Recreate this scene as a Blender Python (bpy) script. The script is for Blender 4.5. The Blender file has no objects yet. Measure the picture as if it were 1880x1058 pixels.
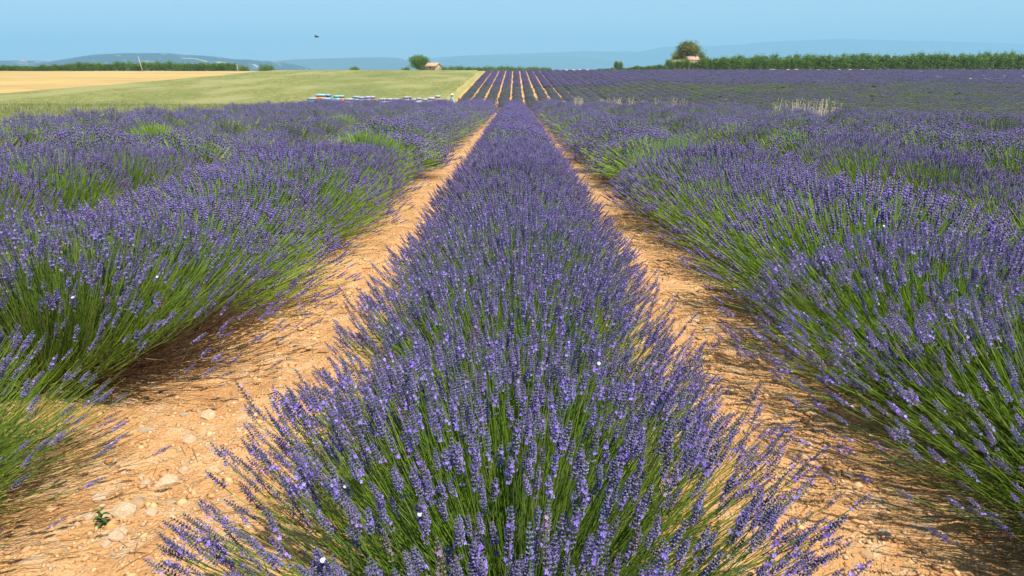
import bpy, math, random
import numpy as np
from mathutils import Vector, Matrix, Euler

S = bpy.context.scene
COL = S.collection
rad = math.radians

# ------------------------------------------------------------------ camera
EYE = 1.3
PITCH = rad(17.75)
YAW = rad(0.23)
FPX = 1253.0
cam_d = bpy.data.cameras.new('camera')
cam_d.sensor_width = 36.0
cam_d.lens = 36.0 * FPX / 1880.0
cam_d.clip_start = 0.02
cam_d.clip_end = 60000
cam = bpy.data.objects.new('camera', cam_d)
COL.objects.link(cam)
cam.location = (0, 0, EYE)
cam.rotation_euler = (math.pi / 2 - PITCH, 0, YAW)
S.camera = cam

# ------------------------------------------------------------------ light
SUN_EL, SUN_AZ = 60.0, 142.0          # azimuth clockwise from +Y (camera looks along +Y): right and a little behind
world = bpy.data.worlds.new('World')
S.world = world
world.use_nodes = True
nt = world.node_tree
bg = nt.nodes['Background']
sky = nt.nodes.new('ShaderNodeTexSky')
sky.sky_type = 'NISHITA'
sky.sun_disc = False
sky.sun_elevation = rad(SUN_EL)
sky.sun_rotation = rad(SUN_AZ)
sky.altitude = 500
sky.air_density = 1.0
sky.dust_density = 0.1
sky.ozone_density = 2.5
nt.links.new(sky.outputs[0], bg.inputs[0])
bg.inputs[1].default_value = 0.10
sun_d = bpy.data.lights.new('sun', 'SUN')
sun_d.energy = 5.0
sun_d.angle = rad(0.5)
sun_d.color = (1.0, 0.95, 0.87)
sun = bpy.data.objects.new('sun', sun_d)
COL.objects.link(sun)
sd = Vector((math.sin(rad(SUN_AZ)) * math.cos(rad(SUN_EL)), math.cos(rad(SUN_AZ)) * math.cos(rad(SUN_EL)), math.sin(rad(SUN_EL))))
sun.rotation_euler = sd.to_track_quat('Z', 'Y').to_euler()
S.view_settings.view_transform = 'Standard'
S.view_settings.look = 'None'
S.view_settings.exposure = 0.51
S.cycles.volume_bounces = 2
S.view_settings.gamma = 1.0
S.view_settings.use_curve_mapping = False

# ------------------------------------------------------------------ helpers
def ray(px, py):
    d = Vector(((px - 940.0) / FPX, -(py - 529.0) / FPX, -1.0))
    return cam.rotation_euler.to_matrix() @ d

def at(px, py, D):
    d = ray(px, py)
    s = D / d.y
    return Vector((d.x * s, D, EYE + d.z * s))

def ss(e0, e1, x):
    t = np.clip((x - e0) / (e1 - e0), 0, 1)
    return t * t * (3 - 2 * t)

def smin(a, b, k):
    h = np.clip(0.5 + 0.5 * (b - a) / k, 0, 1)
    return b * (1 - h) + a * h - k * h * (1 - h)

def crest(x):
    x = np.asarray(x, float)
    xp = np.maximum(x, 0)
    q = 40 - 0.2 * np.minimum(xp, 10.7) ** 2
    return q - 2.6 * np.maximum(xp - 10.7, 0)

def H(x, y):
    x = np.asarray(x, float); y = np.asarray(y, float)
    n = -0.028 * np.clip(y, -60, 200)
    f = 1.3 - 4.3 + 0.0375 * (y - 119)
    f = -smin(-f, np.full_like(f, 4.1), 0.7)
    top = 0.85 + 0.006 * np.maximum(x, 0)
    f = smin(f, top, 0.6)
    f = f - 0.02 * np.maximum(y - 232, 0) - 0.00001 * np.maximum(y - 232, 0) ** 2 * 0
    f = np.maximum(f, -60)
    t = ss(0, 58, y - crest(x))
    z = n * (1 - t) + f * t
    return z

def Hs(x, y):
    return float(H(np.array([x]), np.array([y]))[0])

def on_ground(px, py):
    d = ray(px, py)
    a, b = 0.3, 2500.0
    prev = 0.3
    s = 0.3
    while s < 2500:
        p = Vector((0, 0, EYE)) + d * s
        if p.z < Hs(p.x, p.y):
            a, b = prev, s
            for _ in range(30):
                m = (a + b) / 2
                p = Vector((0, 0, EYE)) + d * m
                if p.z < Hs(p.x, p.y): b = m
                else: a = m
            return Vector((p.x, p.y, Hs(p.x, p.y)))
        prev = s
        s *= 1.01
    return None

def mesh_np(name, V, T, C=None, mat=None, smooth=False):
    V = np.asarray(V, np.float32); T = np.asarray(T, np.int32)
    me = bpy.data.meshes.new(name)
    k = T.shape[1]
    me.vertices.add(len(V)); me.vertices.foreach_set('co', V.ravel())
    me.loops.add(T.size); me.loops.foreach_set('vertex_index', T.ravel())
    me.polygons.add(len(T))
    me.polygons.foreach_set('loop_start', np.arange(0, T.size, k, dtype=np.int32))
    me.polygons.foreach_set('loop_total', np.full(len(T), k, np.int32))
    if C is not None:
        a = me.attributes.new('col', 'FLOAT_COLOR', 'POINT')
        C = np.asarray(C, np.float32)
        if C.shape[1] == 3: C = np.c_[C, np.ones(len(C), np.float32)]
        a.data.foreach_set('color', C.astype(np.float32).ravel())
    me.update(calc_edges=True)
    if smooth: me.polygons.foreach_set('use_smooth', np.ones(len(T), bool))
    if mat: me.materials.append(mat)
    return me

def obj(name, me, parent=None, loc=None, **kw):
    o = bpy.data.objects.new(name, me)
    COL.objects.link(o)
    if parent: o.parent = parent
    if loc is not None: o.location = loc
    for k, v in kw.items(): o[k] = v
    return o

def tag(o, label=None, cat=None, group=None, kind=None):
    if label: o['label'] = label
    if cat: o['category'] = cat
    if group: o['group'] = group
    if kind: o['kind'] = kind
    return o

class Acc:
    """collects triangle soup"""
    def __init__(s): s.V = []; s.T = []; s.C = []; s.n = 0
    def add(s, V, T, C):
        V = np.asarray(V, float).reshape(-1, 3); T = np.asarray(T, int).reshape(-1, 3)
        C = np.asarray(C, float)
        if C.ndim == 1: C = np.tile(C, (len(V), 1))
        s.V.append(V); s.T.append(T + s.n); s.C.append(C[:, :3]); s.n += len(V)
    def mesh(s, name, mat, smooth=False):
        return mesh_np(name, np.concatenate(s.V), np.concatenate(s.T), np.concatenate(s.C), mat, smooth)

def frames(d, rng):
    d = d / np.linalg.norm(d, axis=1, keepdims=True)
    up = np.where(np.abs(d[:, 2:3]) < 0.95, np.array([[0, 0, 1.0]]), np.array([[1.0, 0, 0]]))
    a = np.cross(up, d); a /= np.linalg.norm(a, axis=1, keepdims=True)
    b = np.cross(d, a)
    w = rng.uniform(0, 2 * np.pi, len(d))[:, None]
    a2 = a * np.cos(w) + b * np.sin(w); b2 = -a * np.sin(w) + b * np.cos(w)
    return a2, b2, d

def place(tmplV, tmplT, tmplC, P, d, sc, lw, rng, tint):
    """template along +Z placed at P pointing along d; sc = length scale, lw = width scale, tint (m,3) multiplier"""
    a, b, c = frames(d, rng)
    m = len(P); n = len(tmplV)
    V = (P[:, None, :] + tmplV[None, :, 0:1] * (a * lw[:, None])[:, None, :] + tmplV[None, :, 1:2] * (b * lw[:, None])[:, None, :]
         + tmplV[None, :, 2:3] * (c * sc[:, None])[:, None, :])
    T = tmplT[None] + (np.arange(m) * n)[:, None, None]
    C = tmplC[None] * tint[:, None, :]
    return V.reshape(-1, 3), T.reshape(-1, 3), C.reshape(-1, 3)

def tubes(P0, P1, P2, w0, w1, C, K, sides, rng, facing=None):
    """quadratic curves as thin tubes (sides=3) or ribbons (sides=2). C (m,3)"""
    m = len(P0)
    t = np.linspace(0, 1, K + 1)[None, :, None]
    P = (1 - t) ** 2 * P0[:, None] + 2 * t * (1 - t) * P1[:, None] + t ** 2 * P2[:, None]
    a, b, _ = frames(P2 - P0 + 1e-6, rng)
    w = (w0[:, None] * (1 - t[..., 0]) + w1[:, None] * t[..., 0])
    rings = []
    for k in range(sides):
        if sides == 2:
            off = a[:, None] * (w * (1 if k else -1))[..., None]
        else:
            g = 2 * math.pi * k / sides
            off = (a[:, None] * math.cos(g) + b[:, None] * math.sin(g)) * w[..., None]
        rings.append(P + off)
    V = np.stack(rings, 2)                                  # m, K+1, sides, 3
    n = (K + 1) * sides
    T = []
    for i in range(K):
        for k in range(sides if sides > 2 else 1):
            k2 = (k + 1) % sides
            A = i * sides + k; B = i * sides + k2; Cc = (i + 1) * sides + k; D = (i + 1) * sides + k2
            T += [(A, B, D), (A, D, Cc)]
    T = np.array(T)[None] + (np.arange(m) * n)[:, None, None]
    return V.reshape(-1, 3), T.reshape(-1, 3), np.repeat(C, n, 0)

# ------------------------------------------------------------------ materials
def nodes_of(name):
    m = bpy.data.materials.new(name); m.use_nodes = True
    n = m.node_tree; b = n.nodes['Principled BSDF']
    return m, n, b

def plant_mat(name, transl=0.25, rough=0.55, spec=0.3, var=0.12):
    m, n, b = nodes_of(name)
    at_ = n.nodes.new('ShaderNodeAttribute'); at_.attribute_name = 'col'
    oi = n.nodes.new('ShaderNodeObjectInfo')
    mr = n.nodes.new('ShaderNodeMapRange'); mr.inputs[3].default_value = 1 - var; mr.inputs[4].default_value = 1 + var
    n.links.new(oi.outputs['Random'], mr.inputs[0])
    mx = n.nodes.new('ShaderNodeVectorMath'); mx.operation = 'SCALE'
    n.links.new(at_.outputs['Color'], mx.inputs[0]); n.links.new(mr.outputs[0], mx.inputs['Scale'])
    n.links.new(mx.outputs[0], b.inputs['Base Color'])
    b.inputs['Roughness'].default_value = rough
    b.inputs['Specular IOR Level'].default_value = spec
    if transl:
        tr = n.nodes.new('ShaderNodeBsdfTranslucent'); ms = n.nodes.new('ShaderNodeMixShader')
        n.links.new(mx.outputs[0], tr.inputs['Color'])
        ms.inputs[0].default_value = transl
        n.links.new(b.outputs[0], ms.inputs[1]); n.links.new(tr.outputs[0], ms.inputs[2])
        n.links.new(ms.outputs[0], n.nodes['Material Output'].inputs[0])
    return m

M_STEM = plant_mat('lavender_stems', 0.55, 0.5, 0.35)
M_SPIKE = plant_mat('lavender_flowers', 0.15, 0.7, 0.15, 0.1)
M_LEAF = plant_mat('tree_leaves', 0.3, 0.5, 0.3, 0.1)
M_GRASS = plant_mat('grass_blades', 0.25, 0.6, 0.2)
M_ATTR = plant_mat('painted_surfaces', 0.0, 0.6, 0.3, 0.04)

def noise_mat(name, cols, scale, detail=8, bump=0.0, bscale=None, rough=0.9, coord='Object', dist=0.01, stretch=None, second=None):
    """colour from a noise ramp, with optional bump; second = (colour, scale, lo, hi) patches mixed over"""
    m, n, b = nodes_of(name)
    tc = n.nodes.new('ShaderNodeTexCoord')
    src = tc.outputs[coord]
    if stretch:
        mp = n.nodes.new('ShaderNodeMapping'); mp.inputs['Scale'].default_value = stretch
        n.links.new(src, mp.inputs[0]); src = mp.outputs[0]
    no = n.nodes.new('ShaderNodeTexNoise'); no.inputs['Scale'].default_value = scale; no.inputs['Detail'].default_value = detail
    no.inputs['Roughness'].default_value = 0.65
    n.links.new(src, no.inputs['Vector'])
    cr = n.nodes.new('ShaderNodeValToRGB'); n.links.new(no.outputs[0], cr.inputs[0])
    e = cr.color_ramp.elements
    lo, hi = 0.3, 0.7
    for i, c in enumerate(cols):
        p = lo + (hi - lo) * i / (len(cols) - 1)
        if i == 0: e[0].position = p; e[0].color = (*c, 1)
        elif i == len(cols) - 1: e[-1].position = p; e[-1].color = (*c, 1)
        else:
            q = e.new(p); q.color = (*c, 1)
    out = cr.outputs[0]
    for sc in (second or []):
        c2, s2, l2, h2 = sc
        n2 = n.nodes.new('ShaderNodeTexNoise'); n2.inputs['Scale'].default_value = s2; n2.inputs['Detail'].default_value = 6
        n.links.new(src, n2.inputs['Vector'])
        r2 = n.nodes.new('ShaderNodeMapRange'); r2.inputs[1].default_value = l2; r2.inputs[2].default_value = h2
        n.links.new(n2.outputs[0], r2.inputs[0])
        mx = n.nodes.new('ShaderNodeMix'); mx.data_type = 'RGBA'
        n.links.new(r2.outputs[0], mx.inputs[0]); n.links.new(out, mx.inputs[6]); mx.inputs[7].default_value = (*c2, 1)
        out = mx.outputs[2]
    n.links.new(out, b.inputs['Base Color'])
    b.inputs['Roughness'].default_value = rough
    b.inputs['Specular IOR Level'].default_value = 0.15
    if bump:
        nb = n.nodes.new('ShaderNodeTexNoise'); nb.inputs['Scale'].default_value = bscale or scale * 4; nb.inputs['Detail'].default_value = 10
        n.links.new(src, nb.inputs['Vector'])
        bp = n.nodes.new('ShaderNodeBump'); bp.inputs['Strength'].default_value = bump; bp.inputs['Distance'].default_value = dist
        n.links.new(nb.outputs[0], bp.inputs['Height']); n.links.new(bp.outputs[0], b.inputs['Normal'])
    return m

M_SOIL = noise_mat('orange_soil', [(0.48, 0.245, 0.095), (0.64, 0.345, 0.14), (0.74, 0.45, 0.215)], 5.0, 14, 1.0, 70, 0.95, dist=0.022,
                   second=[((0.70, 0.50, 0.30), 9.0, 0.52, 0.75), ((0.48, 0.24, 0.09), 1.3, 0.58, 0.8)])
M_STONE = noise_mat('limestone', [(0.52, 0.42, 0.28), (0.64, 0.53, 0.38), (0.74, 0.66, 0.52)], 25, 8, 0.5, 90, 0.85, second=[((0.66, 0.40, 0.19), 14, 0.42, 0.6)])
M_STONEG = noise_mat('grey_stone', [(0.32, 0.30, 0.24), (0.44, 0.42, 0.34)], 30, 8, 0.5, 90, 0.85, second=[((0.60, 0.38, 0.18), 20, 0.42, 0.6)])
M_STONEO = noise_mat('dirt_coated_stone', [(0.52, 0.32, 0.15), (0.66, 0.44, 0.24)], 25, 8, 0.6, 90, 0.9)

# ------------------------------------------------------------------ ground
def vnoise(x, y, seed, n=24, fmin=0.5, fmax=3.0):
    r = np.random.default_rng(seed)
    z = np.zeros_like(x)
    for i in range(n):
        f = fmin * (fmax / fmin) ** (i / (n - 1)); a = r.uniform(0, 2 * np.pi)
        z += np.sin(x * f * math.cos(a) * 6.28 + y * f * math.sin(a) * 6.28 + r.uniform(0, 6.28)) * (fmin / f) ** 0.8
    return z / math.sqrt(n) * 1.4

def grid_mesh(name, xs, ys, zfun, mat, smooth=True, C=None):
    X, Y = np.meshgrid(xs, ys)
    Z = zfun(X, Y)
    V = np.stack([X, Y, Z], -1).reshape(-1, 3)
    nx, ny = len(xs), len(ys)
    i = np.arange(nx - 1)[None] + np.arange(ny - 1)[:, None] * nx
    T = np.stack([i, i + 1, i + nx + 1, i + nx], -1).reshape(-1, 4)
    return mesh_np(name, V, T, C, mat, smooth)

xs = np.unique(np.r_[np.arange(-2.6, 2.6, 0.02), -np.geomspace(2.6, 4200, 100), np.geomspace(2.6, 4200, 100)])
ys = np.unique(np.r_[np.arange(0.2, 7.5, 0.022), np.geomspace(7.5, 60, 90), np.linspace(60, 250, 100), np.geomspace(250, 9000, 40), -np.geomspace(0.1, 3000, 40) + 0.2])
def soil_z(X, Y):
    near = np.exp(-(np.maximum(np.hypot(X, Y) - 5, 0) / 6.0))
    # furrow profile: soil is mounded under the rows
    z = H(X, Y)
    z += near * (0.014 * vnoise(X, Y, 1, 26, 0.8, 6) + 0.010 * np.abs(vnoise(X, Y, 2, 30, 4, 16)) + 0.020 * np.maximum(vnoise(X, Y, 9, 30, 3, 9) - 0.7, 0) + 0.012 * np.maximum(vnoise(X, Y, 19, 30, 7, 20) - 0.7, 0))
    return z
ground = obj('ground', grid_mesh('ground', xs, ys, soil_z, M_SOIL), kind='structure')

# field sheets -----------------------------------------------------
M_CEREAL = noise_mat('green_cereal', [(0.12, 0.145, 0.035), (0.24, 0.245, 0.065), (0.38, 0.345, 0.12)], 1.6, 14, 1.0, 6, 0.9, dist=0.25, stretch=(0.9, 0.4, 1.0),
                     second=[((0.34, 0.32, 0.12), 0.12, 0.45, 0.62), ((0.17, 0.20, 0.06), 0.05, 0.52, 0.7)])
M_STUBBLE = noise_mat('golden_stubble', [(0.36, 0.225, 0.065), (0.48, 0.32, 0.11), (0.54, 0.37, 0.13)], 0.5, 12, 0.6, 5, 0.95, dist=0.15, stretch=(0.15, 0.7, 1.0),
                      second=[((0.55, 0.38, 0.14), 0.09, 0.45, 0.6)])
M_DRYSTRIP = noise_mat('dry_grass_strip', [(0.26, 0.27, 0.08), (0.40, 0.35, 0.11), (0.52, 0.38, 0.15)], 1.2, 10, 0.8, 8, 0.95, dist=0.1, stretch=(1.0, 0.12, 1.0))

def sheet(name, x0f, x1f, y0, y1, h, mat, nu=60, nv=120, seed=5, amp=0.05):
    u = np.linspace(0, 1, nu)[None, :]; v = np.linspace(y0, y1, nv)[:, None]
    Y = v + 0 * u; X = x0f(v) * (1 - u) + x1f(v) * u
    E = np.minimum(np.minimum(u / 0.012, (1 - u) / 0.012), np.minimum((v - y0) / 0.6, (y1 - v) / 0.6))
    E = np.clip(E, 0, 1)
    Z = H(X, Y) + E * (h + amp * vnoise(X, Y, seed, 20, 0.05, 0.9)) - (1 - E) * 0.15
    V = np.stack([X, Y, Z], -1).reshape(-1, 3)
    i = np.arange(nu - 1)[None] + np.arange(nv - 1)[:, None] * nu
    T = np.stack([i, i + 1, i + nu + 1, i + nu], -1).reshape(-1, 4)
    return mesh_np(name, V, T, None, mat, True)

bl = lambda v: -11.0 + 0.1 * ss(42, 85, np.asarray(v, float)) + 0.12 * np.sin(v * 0.3)            # right edge of the cereal field
gb = lambda v: -89 + (v - 114) * 0.155 + 1.2 * np.sin(v * 0.05)   # cereal / stubble boundary
o = obj('cereal_field', sheet('cereal_field', gb, bl, 2, 224, 0.42, M_CEREAL, 160, 200), kind='stuff')
tag(o, 'yellow green field of unripe cereal left of the lavender', 'cereal field')
o = obj('stubble_field', sheet('stubble_field', lambda v: -420 + 0 * v, lambda v: gb(v) - 0.05, 30, 226, 0.10, M_STUBBLE, 80, 120), kind='stuff')
tag(o, 'golden harvested field at the far left below the hedge', 'stubble field')
o = obj('grass_strip', sheet('grass_strip', lambda v: bl(v) - 0.3, lambda v: -9.2 + 0 * v, 43, 222, 0.06, M_DRYSTRIP, 20, 120), kind='stuff')
tag(o, 'strip of dry yellow grass between green field and far lavender rows', 'grass strip')

# blades standing on the near part of the cereal field
rng = np.random.default_rng(11)
def blades(name, X, Y, Z, hgt, wid, cols, lean, mat, bend=0.3):
    m = len(X)
    P0 = np.stack([X, Y, Z], -1)
    a = rng.uniform(0, 6.28, m); l = lean * rng.uniform(0.2, 1, m)
    h = hgt * rng.uniform(0.7, 1.25, m)
    P2 = P0 + np.stack([np.cos(a) * l * h, np.sin(a) * l * h, h], -1)
    P1 = P0 + np.stack([np.cos(a) * l * h * bend, np.sin(a) * l * h * bend, h * 0.6], -1)
    C = cols[rng.integers(0, len(cols), m)] * rng.uniform(0.8, 1.2, (m, 1))
    return tubes(P0, P1, P2, wid * rng.uniform(0.6, 1.2, m), np.full(m, wid * 0.15) if np.isscalar(wid) else wid * 0.15, C, 2, 2, rng)
m = 42000
Yc = 9 + (rng.uniform(0, 1, m) ** 1.6) * 95
Xc = -10.95 - rng.uniform(0, 1, m) ** 1.3 * np.maximum(1.0, Yc * 0.9 - 10 + 4)
k = Xc > gb(Yc); Xc, Yc = Xc[k], Yc[k]
ac = Acc()
ac.add(*blades('c', Xc, Yc, H(Xc, Yc) + 0.30, np.full(len(Xc), 0.27), 0.007 + Yc * 0.00028, np.array([(0.22, 0.26, 0.08), (0.34, 0.33, 0.13), (0.16, 0.21, 0.06), (0.42, 0.37, 0.17)]), 0.5, M_GRASS))
o = obj('cereal_stalks', ac.mesh('cereal_stalks', M_GRASS), kind='stuff')
tag(o, 'green and straw coloured cereal stalks along the near edge of the field', 'cereal')

# ------------------------------------------------------------------ lavender
VIO = np.array([(0.148, 0.120, 0.262), (0.185, 0.150, 0.320), (0.155, 0.142, 0.222), (0.245, 0.215, 0.355), (0.165, 0.120, 0.340)])
COR = np.array([(0.33, 0.22, 0.72), (0.27, 0.17, 0.60), (0.42, 0.31, 0.80)])

def spike0(seed):
    """close-up flower spike, unit length 1 along z, width in units of metre"""
    r = np.random.default_rng(seed)
    ac = Acc()
    nw = 9
    for i in range(nw):
        s = (0.05 + 0.90 * (i / (nw - 1)) ** 0.95) * 0.93
        if i == 0 and r.random() < 0.5: s = -0.18
        taper = math.sin(math.pi * min(0.98, 0.22 + 0.72 * i / (nw - 1))) ** 0.7
        q = 5
        for k in range(q):
            a = 6.283 * (k + 0.5 * (i % 2)) / q + r.normal(0, 0.18)
            el = r.uniform(0.75, 1.0) * (0.8 if i < nw - 2 else 1.25)
            out = np.array([math.cos(a) * math.cos(el), math.sin(a) * math.cos(el), math.sin(el)])
            ln = 0.0078 * taper * r.uniform(0.8, 1.15)
            b0 = np.array([math.cos(a) * 0.0010, math.sin(a) * 0.0010, s])
            LZ = 1 / 0.065
            tip = b0 + np.array([out[0] * ln, out[1] * ln, out[2] * ln * LZ]) + np.array([math.cos(a), math.sin(a), 0]) * 0.0013
            sd_ = np.array([-math.sin(a), math.cos(a), 0]); w = 0.0023 * (0.6 + 0.5 * taper)
            up = np.array([math.cos(a) * -0.7, math.sin(a) * -0.7, 0.7 * LZ])
            mid = b0 * 0.35 + tip * 0.65
            V = [b0, mid + sd_ * w, mid - sd_ * w, mid + up * w, tip]
            T = [(0, 2, 1), (1, 3, 4), (3, 2, 4), (1, 4, 2)]
            c = VIO[r.integers(0, len(VIO))] * r.uniform(0.75, 1.3)
            if i >= nw - 2: c = c * 0.75 + np.array([0.03, 0.035, 0.03])
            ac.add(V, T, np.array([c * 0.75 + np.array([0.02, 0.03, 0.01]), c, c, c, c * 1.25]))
    for k in range(3):
        g0 = 2.094 * k; g1 = 2.094 * (k + 1)
        ac.add([(math.cos(g0) * .0011, math.sin(g0) * .0011, -0.3), (math.cos(g1) * .0011, math.sin(g1) * .0011, -0.3), (math.cos(g1) * .0008, math.sin(g1) * .0008, 0.95), (math.cos(g0) * .0008, math.sin(g0) * .0008, 0.95)],
               [(0, 1, 2), (0, 2, 3)], (0.13, 0.19, 0.07))
    for k in range(r.integers(3, 8)):
        s = r.uniform(0.0, 0.8); a = r.uniform(0, 6.283)
        n_ = np.array([math.cos(a), math.sin(a), 0.25]); n_ /= np.linalg.norm(n_)
        t1 = np.array([-math.sin(a), math.cos(a), 0]); t2 = np.cross(n_, t1)
        ctr = np.array([math.cos(a) * 0.0068, math.sin(a) * 0.0068, s])
        V = [ctr]; T = []
        for p in range(5):
            g = p * 1.2566 + r.uniform(-0.2, 0.2); rr = 0.0042 * r.uniform(0.75, 1.15)
            def pt(g, rr, lift):
                v = (t1 * math.cos(g) + t2 * math.sin(g)) * rr + n_ * lift
                return ctr + v * np.array([1, 1, 1 / 0.065])
            b = len(V)
            V += [pt(g - 0.5, rr * 0.8, 0.001), pt(g, rr * 1.1, 0.002), pt(g + 0.5, rr * 0.8, 0.001)]
            T += [(0, b, b + 1), (0, b + 1, b + 2)]
        ac.add(V, T, COR[r.integers(0, 3)] * r.uniform(0.85, 1.15))
    return np.concatenate(ac.V), np.concatenate(ac.T), np.concatenate(ac.C)

def spike_levels(nl, sides, seed, rad_=0.0085):
    r = np.random.default_rng(seed); ac = Acc()
    for i in range(nl):
        s0 = i / nl - 0.07; s1 = (i + 1) / nl + 0.09
        tp = math.sin(math.pi * min(0.97, 0.25 + 0.68 * i / max(1, nl - 1))) if nl > 1 else 1
        R = rad_ * (0.35 + 0.65 * tp) * r.uniform(0.8, 1.15)
        tw = r.uniform(0, 6.28)
        V = [(0, 0, s0)] + [(math.cos(tw + 6.283 * k / sides) * R, math.sin(tw + 6.283 * k / sides) * R, s0 + (s1 - s0) * r.uniform(0.4, 0.7)) for k in range(sides)] + [(0, 0, s1)]
        T = []
        for k in range(sides):
            k2 = (k + 1) % sides
            T += [(0, 1 + k2, 1 + k), (1 + k, 1 + k2, sides + 1)]
        c = VIO[r.integers(0, len(VIO))] * r.uniform(0.85, 1.25)
        if r.random() < 0.22: c = c * 0.5 + COR[0] * 0.5
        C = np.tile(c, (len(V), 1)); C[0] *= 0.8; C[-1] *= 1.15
        ac.add(V, T, C)
    return np.concatenate(ac.V), np.concatenate(ac.T), np.concatenate(ac.C)

def bush_layout(seed, n, L, Rx=0.80, Rz=0.63, side=False):
    r = np.random.default_rng(seed)
    th = []; yy = []
    ph = r.uniform(0, 6.28, 12); fr = r.uniform(0.6, 1.0, 12)
    while len(th) < n:
        a = r.uniform(-1, 1, 4 * n) * (1.45 if side else 1.32); y = r.uniform(-0.54, 0.54, 4 * n) * L
        f = (np.sin(a * 5 * fr[0] + y * 7 + ph[0]) + np.sin(a * 9 + y * 13 * fr[1] + ph[1]) + np.sin(-a * 13 + y * 22 + ph[2]) + np.sin(a * 19 + y * 31 + ph[3]) + np.sin(a * 3 - y * 29 + ph[4])) / 3.2
        p = np.clip(0.55 + 0.5 * f, 0.08, 1) * (0.13 + 0.87 * np.cos(a) ** 2.4 if side else 0.60 + 0.40 * np.cos(a))
        k = r.random(4 * n) < p
        th += list(a[k]); yy += list(y[k])
    th = np.array(th[:n]); y = np.array(yy[:n])
    lump = 1 + 0.05 * np.sin(th * 4 + ph[5]) * np.sin(y * 6 / L + ph[6]) + 0.035 * np.sin(th * 9 + y * 14 + ph[7])
    rr = lump * (1 - 0.24 * np.abs(2 * y / L) ** 2.4) * (1 - (0.38 if side else 0.30) * r.random(n) ** 1.9) * (1 + 0.035 * r.normal(0, 1, n).clip(-1.5, 2))
    tip = np.stack([Rx * np.sin(th) * rr, y * (0.9 + 0.12 * rr), 0.05 + Rz * np.cos(th) * rr], -1)
    tip[:, 2] = np.maximum(tip[:, 2], 0.09 + 0.10 * r.random(n))
    d = np.stack([np.sin(th) * 0.95, 0.55 * y / L * 1.2, np.cos(th) + 0.42], -1) + r.normal(0, 0.12, (n, 3))
    d[:, 2] = np.maximum(d[:, 2], 0.02)
    d /= np.linalg.norm(d, axis=1, keepdims=True)
    base = np.stack([0.10 * np.sin(th) + r.normal(0, 0.02, n), y * 0.55 + r.normal(0, 0.03, n), 0.06 + 0.05 * r.random(n)], -1)
    return th, tip, d, base, r

def stem_cols(th, n, r, dry=0.0, far=False):
    g = np.array([(0.250, 0.410, 0.038), (0.335, 0.500, 0.056), (0.190, 0.340, 0.036), (0.420, 0.540, 0.105), (0.300, 0.400, 0.125)]) * (0.85 if far else 1.08)
    c = g[r.integers(0, len(g), n)] * r.uniform(0.8, 1.2, (n, 1))
    low = np.clip((np.abs(th) - 1.18 + 0.38 * dry) / 0.25, 0, 1) * (0.5 + dry)
    k = r.random(n) < low + dry * 0.10
    c[k] = np.array([0.20, 0.125, 0.07]) * r.uniform(0.6, 1.4, (k.sum(), 1))
    return c

SPK0 = [spike0(s) for s in range(6)]
SPK0_ME = [mesh_np('flower_spike', v * np.array([1, 1, 0.065]), t, c, M_SPIKE) for v, t, c in SPK0]

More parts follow.
